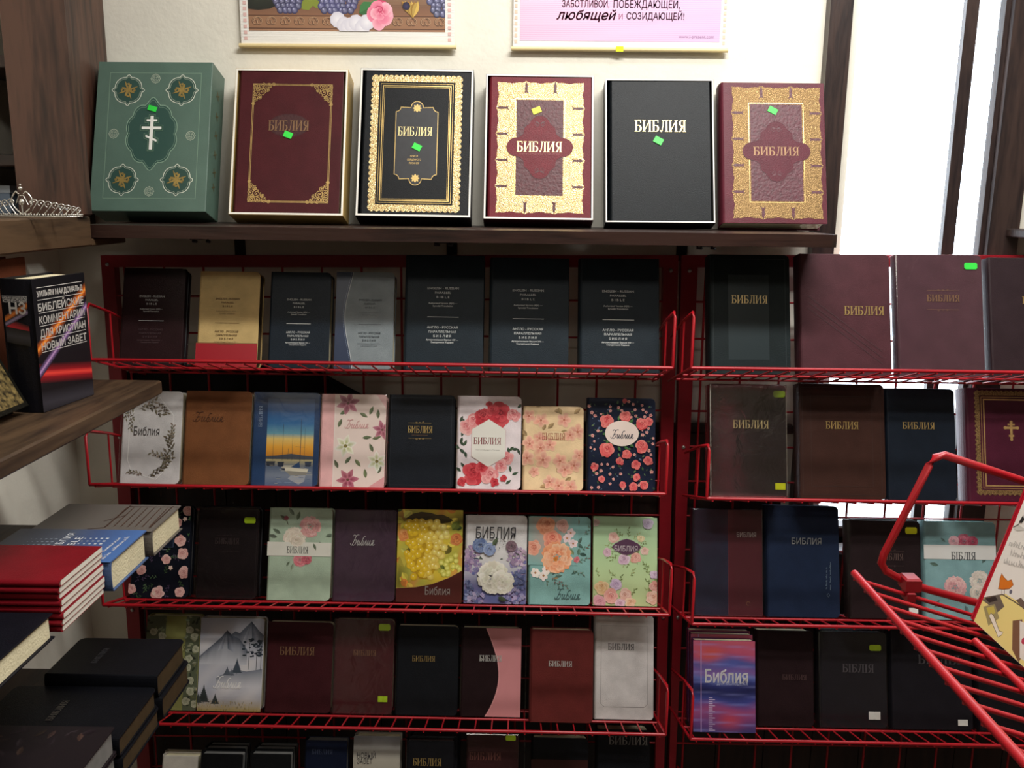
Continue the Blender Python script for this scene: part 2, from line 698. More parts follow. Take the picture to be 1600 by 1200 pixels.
    def sprig(s, x, y, l, ang, col, n=5, curve=.6, lw=None, ll=.3, berry=None):
        lw = lw or l * .025
        pts = []
        for i in range(9):
            t = i / 8
            a = ang + curve * t
            pts.append((x, y) if not pts else (pts[-1][0] + math.cos(a) * l / 8, pts[-1][1] + math.sin(a) * l / 8))
        s.stroke(pts, lw, mixc(col, (0, 0, 0), .2))
        for k in range(n):
            i = min(8, 1 + int(k * 7 / max(1, n - 1)))
            a = ang + curve * i / 8
            sd = 1 if k % 2 else -1
            s.leaf(pts[i][0], pts[i][1], l * ll * s.rng.uniform(.8, 1.15), a + sd * .75, jit(col, s.rng, .2))
            if berry and s.rng.random() < .6:
                s.disc(pts[i][0] - math.sin(a) * l * .08 * sd, pts[i][1] + math.cos(a) * l * .08 * sd, l * .04, berry, mixc(berry, (0, 0, 0), .3), 7)

    def scatter(s, n, x0, y0, x1, y1, fn, mind=0.0, avoid=None):
        got = []
        for _ in range(n * 30):
            if len(got) >= n:
                break
            x, y = s.rng.uniform(x0, x1), s.rng.uniform(y0, y1)
            if avoid and avoid(x, y):
                continue
            if any((x - a) ** 2 + (y - b) ** 2 < mind * mind for a, b in got):
                continue
            got.append((x, y))
            fn(x, y)

    def scribble(s, x0, y0, x1, y1, h, w, col):
        """a line of lettering too small to read"""
        d = math.hypot(x1 - x0, y1 - y0)
        n = max(3, int(d / h * 1.6))
        nx, ny = -(y1 - y0) / d, (x1 - x0) / d
        for k in range(n):
            if s.rng.random() < .12:
                continue
            a, b = (k + .1) / n, (k + .8) / n
            hh = h * s.rng.choice([.6, .6, .65, 1.0])
            P_ = lambda t, q: (x0 + (x1 - x0) * t + nx * q, y0 + (y1 - y0) * t + ny * q)
            s.stroke([P_(a, 0), P_(a, hh)], w, col)
            s.stroke([P_(a, hh * s.rng.choice([0, .5, .9])), P_(b, hh * s.rng.choice([0, .5, .9])), P_(b, 0)], w, col)

    # --- ornament
    def spiral(s, x, y, r, a0, turns, w, col, d=1):
        n = max(8, int(turns * 12))
        pts = [(x + r * (1 - .82 * i / n) * math.cos(a0 + d * 2 * math.pi * turns * i / n), y + r * (1 - .82 * i / n) * math.sin(a0 + d * 2 * math.pi * turns * i / n)) for i in range(n + 1)]
        s.stroke(pts, w, col)

    def build(s, name, mat, parent):
        me = bpy.data.meshes.new(name)
        me.from_pydata(s.v, [], s.f)
        me.materials.append(mat)
        a = me.color_attributes.new('ink', 'FLOAT_COLOR', 'POINT')
        buf = [0.0] * (4 * len(s.v))
        for i, c in enumerate(s.c):
            buf[4 * i:4 * i + 4] = (c[0], c[1], c[2], 1.0)
        a.data.foreach_set('color', buf)
        me.update()
        o = bpy.data.objects.new(name, me)
        COL.objects.link(o)
        o.parent = parent
        return o
# ================================================================== the room
WALLY = 2.05
M_wall = noise_mat('cream plaster', '#ece8da', .85, 0, 14, .03, .35, 70)
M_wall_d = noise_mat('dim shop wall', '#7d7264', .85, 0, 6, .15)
M_darkwood = wood_mat('dark stained wood', '#150d0b', '#33201a', 'X', 9, .38)
M_post = wood_mat('brown stained pine', '#2a1b16', '#563a2e', 'Z', 8, .42)
M_board = wood_mat('brown board along the aisle', '#2c1f15', '#54402d', 'Y', 8, .5)
M_frame = wood_mat('dark window wood', '#20191a', '#3a2c28', 'Z', 10, .4)
M_red = noise_mat('red enamelled steel', '#a3141f', .34, 0, 40, .08)
M_redframe = noise_mat('red painted angle iron', '#8f1220', .45, 0, 20, .12)
M_steel = noise_mat('zinc bolt', '#b8b8b4', .3, .9, 50, .1)
M_black = noise_mat('black iron', '#15151a', .5, .2, 50, .1)

wx0 = P(1303, 360, 2.10).x
wx1 = P(1575, 250, 2.10).x
wz0 = P(1430, 838, 2.10).z
wz1 = 2.62
m = MB(); m.box(-1.25, WALLY, 0, wx0, WALLY + .09, 3.0); m.box(wx1, WALLY, 0, 2.1, WALLY + .09, 3.0)
m.box(wx0, WALLY, 0, wx1, WALLY + .09, wz0); m.box(wx0, WALLY, wz1, wx1, WALLY + .09, 3.0)
struct(m.build('wall_back', M_wall))
m = MB(); m.box(-1.27, -3.0, 0, -1.05, WALLY, 3.0); struct(m.build('wall_left', M_wall))
m = MB(); m.box(1.95, -3.0, 0, 2.1, WALLY, 3.0); struct(m.build('wall_right', M_wall_d))
m = MB(); m.box(-1.27, -3.2, 0, 2.1, -3.0, 3.0); struct(m.build('wall_front', M_wall_d))
m = MB(); m.box(-1.27, -3.2, -.1, 2.1, WALLY + .22, 0)
struct(m.build('floor', noise_mat('grey brown floor', '#5d554c', .5, 0, 6, .12)))
m = MB(); m.box(-1.27, -3.2, 3.0, 2.1, WALLY + .22, 3.1)
struct(m.build('ceiling', noise_mat('white ceiling', '#e9e7e0', .9, 0, 8, .03)))

# dark plank panelling on the lower back wall
zp = P(1090, 676, 2.03).z
m = MB()
xs_ = P(196, 770, 2.03).x
x = xs_
zlow = wz0 - .065
while x < 1.93:
    m.box(x, WALLY - .018, 0.0, min(x + .118, 1.94), WALLY, zp if x + .12 < wx0 - .06 else zlow, 0, .003)
    x += .12
m.box(xs_, WALLY - .024, zp, wx0 - .08, WALLY, zp + .02, 0, .003)
struct(m.build('trim_1', wood_mat('near black panelling', '#120c0a', '#2a1b15', 'Z', 8, .5)))

# window: dark casing, mullion, panes
win = bpy.data.objects.new('window_1', None); COL.objects.link(win); win['kind'] = 'structure'
win.location = (0, 0, 0)
a0, a1 = P(1288, 110, 2.03).x, P(1303, 360, 2.03).x
b0, b1 = P(1538, 397, 2.03).x, P(1584, 400, 2.03).x
c0, c1 = P(1470, 383, 2.10).x, P(1489, 383, 2.10).x
m = MB()
m.box(a0, WALLY - .03, wz0 - .06, a1, WALLY + .10, wz1 + .06, 0, .004)
m.box(b0, WALLY - .03, wz0 - .06, b1, WALLY + .02, wz1 + .06, 0, .004)
m.box(b0 - .010, WALLY - .012, wz0 - .03, b0, WALLY + .012, wz1 + .03, 0, .002)
m.box(a0, WALLY - .03, wz1, b1, WALLY + .10, wz1 + .06)
struct(m.build('window_casing', M_frame, win))
m = MB(); m.box(a0 - .03, WALLY - .06, wz0 - .045, b1 + .03, WALLY + .10, wz0, 0, .006)
struct(m.build('window_sill', M_frame, win))
m = MB(); m.box(c0, WALLY + .045, wz0, c1, WALLY + .062, wz1, 0, .003)
m.box(a1, WALLY + .03, wz0, b0, WALLY + .08, wz0 + .03, 0, .004)
struct(m.build('window_mullion', M_frame, win))
gm, gnt, gb = base_mat('window glass', .02)
gnt.nodes.remove(gb)
_t = gnt.nodes.new('ShaderNodeBsdfTransparent'); _g = gnt.nodes.new('ShaderNodeBsdfGlossy'); _x = gnt.nodes.new('ShaderNodeMixShader')
_g.inputs['Roughness'].default_value = .03; _x.inputs[0].default_value = .06
gnt.links.new(_t.outputs[0], _x.inputs[1]); gnt.links.new(_g.outputs[0], _x.inputs[2])
gnt.links.new(_x.outputs[0], gnt.nodes['Material Output'].inputs['Surface'])
for xa, xb in ((a1, c0), (c1, b0)):
    m = MB(); m.box(xa, WALLY + .053, wz0 + .03, xb, WALLY + .057, wz1)
    struct(m.build('window_pane', gm, win))

# dark shelf end on the strip of wall right of the window
q = P(1588, 358, 1.98); q2 = P(1588, 371, 1.98)
m = MB(); m.box(q.x, 1.90, q2.z, 1.94, WALLY, q.z, 0, .002)
tag(m.build('wall_shelf', M_frame), 'dark shelf end on the strip of wall right of the window', 'shelf')

# ------------------------------------------------------------------ wooden wall shelf above the racks
SHF = 1.72
sl, sr = P(124, 351, SHF), P(1311, 367, SHF)
SHZ = (sl.z + sr.z) / 2
def shelf_z(x):
    return sl.z + (sr.z - sl.z) * (x - sl.x) / (sr.x - sl.x)
st = empty('wall_shelf', V((0, WALLY, SHZ)), 'dark wooden wall shelf carrying six upright books, above the red racks', 'shelf')
m = MB()
TH = .024
for (za, zb) in ((0, 1),):
    A = [(sl.x, SHF, sl.z - TH), (sr.x - .012, SHF, sr.z - TH), (sr.x, SHF + .01, sr.z - TH), (sr.x, WALLY - .035, sr.z - TH), (sl.x, WALLY - .001, sl.z - TH)]
    A = [(p[0], p[1], shelf_z(p[0]) - TH) for p in A]
    Bt = [(p[0], p[1], shelf_z(p[0])) for p in A]
    m.loft([A, [(p[0], p[1] - .0, p[2] + TH * .9) for p in A], Bt], 0)
ob = m.build('board', M_darkwood, st); ob.matrix_world = Matrix.Identity(4)
for u in (309, 690, 1104):
    c = P(u, 376, SHF + .06)
    z = shelf_z(c.x) - TH
    m = MB()
    m.box(c.x - .012, SHF + .05, z - .004, c.x + .012, WALLY, z)
    m.box(c.x - .012, WALLY - .004, z - .05, c.x + .012, WALLY - .0005, z)
    m.tube([(c.x - .014, SHF + .075, z), (c.x - .014, SHF + .075, z - .008), (c.x - .006, SHF + .07, z - .008)], .003)
    m.tube([(c.x + .014, SHF + .075, z), (c.x + .014, SHF + .075, z - .008), (c.x + .02, SHF + .07, z - .008)], .003)
    m.build('bracket', M_black, st).matrix_world = Matrix.Identity(4)

# ================================================================== red racks
TILT = math.radians(17)
CT, ST_ = math.cos(TILT), math.sin(TILT)
G = V((0, CT, -ST_))            # along a shelf floor, front to back
NR = V((0, ST_, CT))            # off a shelf floor


def rack(label, le, re_, top_u, bolts):
    """le/re_ = ((top left px, top right px), (bottom l, r)) of an upright, at v=400 and v=1190"""
    def up(e):
        t0, t1 = P(e[0][0], 402, 2.0), P(e[0][1], 402, 2.0)
        b0_, b1_ = P(e[1][0], 1190, 1.965), P(e[1][1], 1190, 1.965)
        return t0, t1, b0_, b1_
    L, R = up(le), up(re_)
    root = empty('display_rack', V(((L[2].x + R[3].x) / 2, 1.98, 0)), label, 'rack', 'red steel book racks')
    def seat(o):
        o.parent = root; o.matrix_world = Matrix.Identity(4)
        return o
    for t0, t1, b0_, b1_ in (L, R):
        ztop = t0.z + .004
        k = (0.0 - b0_.z) / (t0.z - b0_.z)
        def at(a, b, z):
            s = (z - b.z) / (a.z - b.z)
            return b + (a - b) * s
        m = MB()
        lo0, lo1, hi0, hi1 = at(t0, b0_, 0.0), at(t1, b1_, 0.0), at(t0, b0_, ztop), at(t1, b1_, ztop)
        sec = lambda p, q: [(p.x, p.y, p.z), (q.x, q.y, q.z), (q.x, q.y + .026, q.z), (p.x, p.y + .026, p.z)]
        m.loft([sec(lo0, lo1), sec(hi0, hi1)])
        seat(m.build('upright', M_redframe))
        for vb in bolts:
            if not (t0.z > P(0, vb, 1.98).z):
                continue
            z = P((b0_.x), vb, 1.98).z if False else P(800, vb, 1.98).z
            c = (at(t0, b0_, z) + at(t1, b1_, z)) * .5
            m = MB(); m.ball((c.x, c.y - .001, c.z), .0045, sc=(1, .6, 1))
            seat(m.build('bolt', M_steel))
    m = MB()
    p, q = L[0], R[1]
    m.loft([[(p.x, 2.0, p.z - .022), (q.x, 2.0, q.z - .022), (q.x, 2.026, q.z - .022), (p.x, 2.026, p.z - .022)],
            [(p.x, 2.0, p.z + .004), (q.x, 2.0, q.z + .004), (q.x, 2.026, q.z + .004), (p.x, 2.026, p.z + .004)]])
    seat(m.build('top_rail', M_redframe))
    m = MB(); m.box(L[3].x, 1.955, 0.10, R[2].x, 1.98, .13)
    seat(m.build('bottom_rail', M_redframe))
    m = MB()
    xa, xb = L[1].x, R[0].x
    n = int((xb - xa) / .0885)
    ztop = p.z
    for i in range(n + 1):
        x = xa + .02 + i * .0885
        m.tube([(x, 1.975, .12), (x, 2.008, ztop - .01)], .0028, 5)
    z = .16
    while z < ztop - .03:
        y = 1.97 + .033 * z / ztop
        m.tube([(L[3].x - .01 + (L[1].x - L[3].x) * z / ztop, y, z), (R[2].x + .01 + (R[0].x - R[2].x) * z / ztop, y, z)], .0024, 5)
        z += .083
    seat(m.build('wire_panel', M_red))
    return root


rack('left red steel rack with five tilted wire shelves of bibles', ((157, 177), (214, 234)), ((1037, 1060), (1024, 1038)), None, (421, 692, 960))
rack('right red steel rack, standing partly in front of the window', ((1065, 1091), (1046, 1056)), ((2080, 2105), (1960, 1985)), None, (421, 697, 960))


class Shelf:
    """front edge of a tilted wire shelf, from two pixels at depth Y"""
    def __init__(s, label, l, r, Y=1.70, guardL=.1, guardR=.1, ln=.175, group='red wire shelves', wire=.036, build=True, hL=0.11, hR=.11):
        s.A, s.B = P(l[0] - 5, l[1], Y), P(r[0] + 5, r[1], Y)
        s.Y = Y
        s.slope = (s.B.z - s.A.z) / (s.B.x - s.A.x)
        s.ex = (s.B - s.A).normalized()
        if build:
            s.make(label, ln, group, wire, hL, hR)

    def z(s, x):
        return s.A.z + s.slope * (x - s.A.x)

    def base(s, u, d):
        """point on the shelf floor d behind the front edge that shows at pixel column u"""
        Y = s.Y + d * CT
        v = 700
        for _ in range(6):
            p = P(u, v, Y)
            q = V((p.x, Y, s.z(p.x) - d * ST_))
            v = proj(q)[1]
        return q

    def make(s, label, ln, group, wire, hL, hR):
        A, B = s.A, s.B
        root = empty('wire_shelf', A.lerp(B, .5), label, 'shelf', group)
        m = MB(); m.tube([A, B], .0036, 8)
        m.tube([A + G * .1 - NR * .003, B + G * .1 - NR * .003], .0028, 6)
        o = m.build('front_rail', M_red, root); o.matrix_world = Matrix.Identity(4)
        m = MB()
        L = (B - A).length
        n = int(L / wire)
        for i in range(n + 1):
            p = A + s.ex * (.012 + i * (L - .024) / n)
            m.tube([p - G * .0015 - NR * .004, p + G * ln - NR * .004], .0019, 5)
        for t in (ln,):
            m.tube([A + G * t - NR * .004, B + G * t - NR * .004], .0026, 6)
        o = m.build('wire_floor', M_red, root); o.matrix_world = Matrix.Identity(4)
        for E, h, sg in ((A, hL, 1), (B, hR, -1)):
            if not h:
                continue
            up = V((0, 0, 1))
            m = MB()
            m.tube([E + G * .0, E + up * (h - .012), E + up * h + G * .012, E + up * h + G * .10, E + up * (h * .9) + G * .255], .003, 6)
            m.tube([E + G * .0, E + G * .255], .003, 6)
            m.tube([E + G * .10, E + G * .10 + up * h], .0022, 6)
            o = m.build('side_guard', M_red, root); o.matrix_world = Matrix.Identity(4)


L1 = Shelf('top red wire shelf of the left rack, under the parallel bibles', (147, 562), (1046, 575))
L2 = Shelf('second red wire shelf down the left rack, under flowered bibles', (145, 757), (1035, 772))
L3 = Shelf('third red wire shelf down the left rack, under the grape bible', (166, 945), (1041, 961))
L4 = Shelf('fourth red wire shelf down the left rack, under the mountain bible', (185, 1130), (1035, 1148))
L5 = Shelf('bottom red wire shelf of the left rack, at the lower photo edge', (205, 1322), (1030, 1338))
R1 = Shelf('top red wire shelf of the right rack, before the window', (1085, 575), (1960, 587))
R2 = Shelf('second red wire shelf down the right rack, under the plastic wrapped bible', (1109, 779), (1930, 793))
R3 = Shelf('third red wire shelf down the right rack, under the turquoise peony bible', (1086, 975), (1910, 990))
R4 = Shelf('fourth red wire shelf down the right rack, under the purple youth bible', (1084, 1155), (1890, 1172))
R5 = Shelf('empty bottom red wire shelf of the right rack', (1092, 1352), (1860, 1370), hL=.16)

# dark cloth-covered board slumped behind the top of the left rack
m = MB()
c = [P(186, 584, 2.02), P(186, 662, 2.02), P(640, 662, 2.02), P(500, 586, 2.02), P(470, 574, 2.02), P(380, 566, 2.02)]
m.loft([[(p.x, 2.028, p.z) for p in c], [(p.x, 2.048, p.z) for p in c]])
tag(m.build('dark_board', noise_mat('black cloth', '#0e0c0e', .9, 0, 30, .2)), 'black slanted board on the back wall, behind the left rack', 'board')

# ================================================================== left bookcase
bc = empty('bookcase', V((-.93, 1.5, 0)), 'brown wooden bookcase along the left wall', 'bookcase')
def bpart(mb, name, mat):
    o = mb.build(name, mat, bc); o.matrix_world = Matrix.Identity(4); return o
XF = -.812
zt = P(20, 343, 1.40).z
m = MB(); m.box(-1.05, .55, zt - .056, XF, 1.712, zt, 0, .003); m.box(-1.05, 1.712, zt - .056, XF, 1.86, sl.z - TH - .002, 0, .002); m.box(-1.05, 1.712, sl.z - TH - .002, -.955, 2.04, zt, 0, .001); bpart(m, 'shelf_board', M_board)
pl, pr = P(30, 330, 1.66), P(128, 335, 1.66)
tl_, tr_ = P(3, 20, 1.66), P(112, 20, 1.66)
def leanbox(m, a, b, y0, y1, z0, z1, sl_):
    k = lambda z: (z - z0) * sl_
    m.loft([[(a, y0, z0), (b, y0, z0), (b, y1, z0), (a, y1, z0)], [(a + k(z1), y0, z1), (b + k(z1), y0, z1), (b + k(z1), y1, z1), (a + k(z1), y1, z1)]])
m = MB()
m.box(pl.x, 1.66, zt, pr.x, 1.70, 2.9, 0, .004)
bpart(m, 'post', M_post)
m = MB()
p2 = P(140, 335, 1.68)
s0 = P(166, 97, 2.04)
m.box(s0.x - .02, 1.70, zt, s0.x, 2.045, 2.9, 0, .003)
bpart(m, 'side_panel', M_post)
for v in (97, 250):
    z = P(10, v, 1.72).z
    m = MB(); m.box(-1.05, 1.70, z - .012, s0.x - .02, 2.0, z + .010, 0, .002); bpart(m, 'shelf_board', M_darkwood)
# shelf boards below
zs = PZ(238, 600, 1.294).z
SB = 1.294
m = MB(); m.box(-1.05, .35, SB - .026, -.652, 1.60, SB, 0, .003); bpart(m, 'shelf_board', M_board)
SB2 = 1.62 - .585
m = MB(); m.box(-1.05, .35, SB2 - .026, -.725, 1.54, SB2, 0, .003); bpart(m, 'shelf_board', M_board)
SB3 = 1.62 - .87
m = MB(); m.box(-1.05, .35, SB3 - .026, -.70, 1.54, SB3, 0, .003); bpart(m, 'shelf_board', M_board)
m = MB(); m.box(-1.05, .30, 0, -.70, .35, 1.7, 0, .003); bpart(m, 'side_panel', M_post)

# pale blue plastic boxes in the bookcase, above the tiara shelf
for (u0, u1, v0, v1, col, lab) in ((-60, 14, 292, 338, '#8aa0bd', 'clear blue plastic box behind the tiara'),):
    a, b = P(u0, v1, 1.78), P(u1, v0, 1.78)
    t = empty('plastic_box', V((a.x, 1.78, zt)), lab, 'box')
    m = MB(); m.box(max(a.x, -1.04), 1.78, zt + .0005, b.x, 1.88, b.z, 0, .003)
    m.build('box_body', noise_mat('pale blue plastic', col, .2, 0, 20, .1), t).matrix_world = Matrix.Identity(4)
    m = MB(); m.box(max(a.x, -1.04) - .002, 1.777, b.z - .012, b.x + .003, 1.883, b.z + .003, 0, .001)
    m.build('lid', noise_mat('clear lid', '#c4d0e0', .2, 0, 20, .05), t).matrix_world = Matrix.Identity(4)

# tiara
zt0 = zt
c = PX(36, 338, -.875)
c = P(36, 336, 1.50)
tr = empty('tiara', V((c.x, c.y, zt0)), 'silver rhinestone tiara with a heart, on the bookcase shelf', 'tiara')
W = .082
sx = 1.50 / 1400
def tp(a, h):
    """a in [-1,1] round the band, bowed back from the front"""
    return V((c.x + W * math.sin(a * 1.25) / math.sin(1.25), c.y + .05 * (1 - math.cos(a * 1.25)), zt0 + .002 + h))
M_sil = noise_mat('rhinestone silver', '#dcdad4', .22, .85, 300, .2)
m = MB(); m.tube([tp(-1 + i / 12, 0.001) for i in range(25)], .0014, 5)
for i in range(49):
    p = tp(-1 + i / 24, .004); m.ball(p, .0017, 6, 4)
o = m.build('band', M_sil, tr); o.matrix_world = Matrix.Identity(4)
m = MB()
for sg in (-1, 1):
    for k in range(8):
        a0, hh = .16 + k * .105, .030 - k * .0022
        hh *= .86
        rr = .0046
        pts = [tp(sg * (a0 - .07 + .14 * t), .003 + (hh - rr) * t ** 1.2) for t in (0, .25, .5, .75, 1)]
        for i in range(1, 12):
            th = -.2 + i * .42
            pts.append(tp(sg * (a0 + .07 - .052 + .052 * math.cos(th)), .003 + hh - rr + rr * math.sin(th)))
        m.tube(pts, .0010, 5)
        m.ball(tp(sg * (a0 + .02), .003 + hh - rr), .0017, 6, 4)
    pts = [tp(0, .003)]
    for i in range(1, 13):
        t = i / 12
        pts.append(tp(sg * .16 * math.sin(math.pi * t * .92), .003 + .042 * t - (.008 if i == 12 else 0)))
    m.tube(pts, .0013, 5)
    m.tube([tp(sg * .02 * i, .034 - .002 * i + .004 * math.sin(i)) for i in range(6)], .0008, 5)
m.ball(tp(0, .046), .0034, 8, 6); m.ball(tp(0, .052), .002, 6, 4)
m.ball(tp(0, .024), .005, 5, 4, sc=(1, .6, 1.2)); m.tube([tp(0, .003), tp(0, .02)], .0012, 5)
o = m.build('heart_crest', M_sil, tr); o.matrix_world = Matrix.Identity(4)
# plastic hook left on the shelf by the tiara
h = P(97, 338, 1.56)
m = MB()
m.tube([(h.x, 1.56, zt + .001), (h.x - .001, 1.56, zt + .018), (h.x + .012, 1.555, zt + .014)], .0022, 6)
tag(m.build('plastic_clip', noise_mat('clear grey plastic', '#9a9aa0', .25, 0, 30, .1)), 'small clear plastic clip on the shelf right of the tiara', 'clip')

# ================================================================== posters
def scroll(label, u0, u1, v, paper_col):
    a, b = P(u0, v, WALLY - .012), P(u1, v + 3, WALLY - .012)
    w = b.x - a.x
    H = w * 1.02
    sl_ = (b.z - a.z) / w
    M = frame(V(((a.x + b.x) / 2, WALLY - .010, (a.z + b.z) / 2)), V((1, 0, sl_)).normalized(), V((-sl_, 0, 1)).normalized(), V((0, -1, 0)))
    t = empty('wall_scroll', M, label, 'poster', 'woven wall scrolls')
    m = MB(); m.box(-w / 2 + .004, .004, -.004, w / 2 - .004, H, 0)
    m.build('woven_sheet', noise_mat('woven paper ' + paper_col, paper_col, .7, 0, 40, .03, .5, 60, stretch=(.05, 18, 1)), t)
    for y in (0, H):
        m = MB(); m.tube([(-w / 2, y, .002), (w / 2, y, .002)], .0048, 8)
        m.build('bamboo_rod', noise_mat('pale bamboo', '#e3cf9a', .5, 0, 30, .1, stretch=(.2, 1, 1)), t)
    return t, w, H


rg = random.Random(11)
t, w, H = scroll('woven wall scroll with a grape and rose still life, over the maroon bible', 374, 713, 71, '#f2efe8')
p = Print(.0004, None, rg)
x0, x1, y0, y1 = -w / 2 + .022, w / 2 - .024, .031, H - .03
p.clip = (x0, y0, x1, y1)
p.grad(x0, y0, x1, y1, [(0, '#a87f63'), (.05, '#96694d'), (.12, '#7d5a46'), (.14, '#8a6a52'), (.3, '#6b5040'), (1, '#4a3a34')])
for i in range(26):
    yy = y0 + rg.uniform(0, .12)
    p.line(x0 + rg.uniform(0, .1), yy, x1 - rg.uniform(0, .1), yy + rg.uniform(-.001, .001), .0006, jit('#7c5a44', rg, .2))
p.rect(x0, y0 + .006, x1, y0 + .030, '#9a7154')
n = 14
for i in range(n):
    cx = x0 + (i + .5) * (x1 - x0) / n
    for q, sg in ((0, 1), (.006, -1)):
        p.spiral(cx + q, y0 + .018, .011, 0 if sg > 0 else math.pi, 1.3, .0018, '#5f4030', sg)
        p.spiral(cx + q + .001, y0 + .019, .011, 0 if sg > 0 else math.pi, 1.2, .0008, '#c9a480', sg)
p.rect(x0, y0 + .004, x1, y0 + .006, '#5f4030'); p.rect(x0, y0 + .030, x1, y0 + .032, '#5f4030')
sc = (x1 - x0) / 301
X_ = lambda u: x0 + (u - 390) * sc
Y_ = lambda v: y0 + (46 - v) * sc
p.disc(X_(405), Y_(2), .05, '#2b2f25', '#1c1f18', ry=.02)
for (u, v, r) in ((500, 2, .04), (480, 4, .03), (515, -8, .03)):
    p.leaf(X_(u - 18), Y_(v), .05, .2, '#9aa83f', .9)
def grapes(u, v, nx, ny, col, seed=1):
    r = random.Random(seed)
    for j in range(ny):
        for i in range(nx - j // 2):
            gx, gy = X_(u + (i - (nx - j // 2) / 2) * 8 + r.uniform(-2, 2)), Y_(v - 22 + j * 6)
            c_ = jit(col, r, .3)
            p.disc(gx, gy, 5.5 * sc, mixc(c_, (.6, .6, .8), .4), mixc(c_, (0, 0, 0), .3), 10)
            p.disc(gx - 1.5 * sc, gy + 1.8 * sc, 1.3 * sc, '#aeb0cf', None, 6)
grapes(455, 14, 6, 5, '#2c2b5c', 1); grapes(532, 14, 8, 5, '#3b3a72', 2); grapes(690, 18, 5, 5, '#33345f', 3); grapes(545, -14, 16, 4, '#3a3766', 5)
p.leaf(X_(560), Y_(20), .04, .5, '#3e7a45', .8); p.leaf(X_(578), Y_(4), .03, -.4, '#4f8a50', .9)
for i in range(7):
    p.disc(X_(528 + i * 7 + rg.uniform(-2, 2)), Y_(34 + rg.uniform(-7, 8)), 12 * sc, '#f4f1f6', '#d9d6e2', 9)
p.rose(X_(592), Y_(20), 19 * sc, '#d8476f', '#f08aa6', '#fbc3cf')
for k in range(6):
    p.leaf(X_(625 + k * 5), Y_(2), .035, -.9 - .2 * k, '#d9b45a' if k % 2 else '#b98a3a', .4)
p.disc(X_(632), Y_(9), 6 * sc, '#3a355c', '#1d1a30')
p.peony(X_(470), Y_(-90), 30 * sc, '#c14a6c', '#e68aa2', '#f7ccd4'); p.rose(X_(610), Y_(-70), 30 * sc, '#c9a24a', '#e3c878', '#f2e3b4')
for i in range(12):
    p.leaf(X_(420 + i * 22), Y_(-30 - rg.uniform(0, 90)), .05, rg.uniform(0, 6), '#5a7f45', .6)
p.build('still_life_print', print_mat(.5), t)
for sg in (-1, 1):
    p = Print(.0007, None, rg)
    for k in range(int(H / .012)):
        p.rect(sg * (w / 2 - .0145) - .0035, .012 + k * .012, sg * (w / 2 - .0145) + .0035, .019 + k * .012, '#e3bcb6')
    p.build('edge_weave', print_mat(.5), t)

t, w, H = scroll('woven wall scroll with a pink printed verse, over the plain black bible', 799, 1137, 76, '#f4efec')
p = Print(.0004, None, rg)
x0, x1, y0, y1 = -w / 2 + .018, w / 2 - .018, .017, H - .03
p.clip = (x0, y0, x1, y1)
p.up()
for i in range(6):
    for j in range(8):
        cols = []
        for a, b in ((i, j), (i + 1, j), (i + 1, j + 1), (i, j + 1)):
            cols.append(mixc(mixc('#e7aed3', '#cdb2d8', a / 6), '#f7dfe9', .5 * (1 - abs(b - 1.5) / 7) * (1 - a / 9)))
        p._emit(_rc(x0 + (x1 - x0) * i / 6, y0 + (y1 - y0) * j / 8, x0 + (x1 - x0) * (i + 1) / 6, y0 + (y1 - y0) * (j + 1) / 8), cols)
for k in range(int((y1 - y0) / .0042)):
    yy = y0 + k * .0042
    p.rect(x0, yy, x1, yy + .0008, mixc('#dba9cd', '#c3a5cc', .5))
sc = (x1 - x0) / 307
X_ = lambda u: x0 + (u - 815) * sc
Y_ = lambda v: y0 + (63 - v) * sc
p.text('ЗАБОТЛИВОЙ,', X_(915), Y_(9), 72 * sc, 10 * sc, '#b9577a', 'sans', bold=.0002)
p.text('ПОБЕЖДАЮЩЕЙ,', X_(1008), Y_(9), 101 * sc, 11 * sc, '#93466a', 'sans', bold=.0002)
p.text('любящей', X_(917), Y_(25), 88 * sc, 14 * sc, '#a4486a', 'sans', .3, 0, .0005)
p.text('И', X_(969), Y_(27), 6 * sc, 8 * sc, '#93466a', 'sans')
p.text('СОЗИДАЮЩЕЙ!', X_(1022), Y_(26), 88 * sc, 10 * sc, '#93466a', 'sans', bold=.0002)
p.text('www.i-present.com', X_(1086), Y_(55), 54 * sc, 4.6 * sc, '#8a5f8e', 'sans')
p.build('verse_print', print_mat(.5), t)
for sg in (-1, 1):
    p = Print(.0007, None, rg)
    for k in range(int(H / .012)):
        p.rect(sg * (w / 2 - .0095) - .003, .012 + k * .012, sg * (w / 2 - .0095) + .003, .019 + k * .012, '#e8c9b4')
    p.build('edge_weave', print_mat(.5), t)
p = Print(.0076); p.rect(-.008, -.005, .008, .006, '#e2f01e')

o = p.build('price_sticker', ink('#dcee1c'), t); o['label'] = 'neon yellow price sticker on the rod'
# ================================================================== books
STICK = {'g': '#35e04a', 'y': '#e6ea1e', 'w': '#e8e6e0', 'yg': '#b9dd22'}


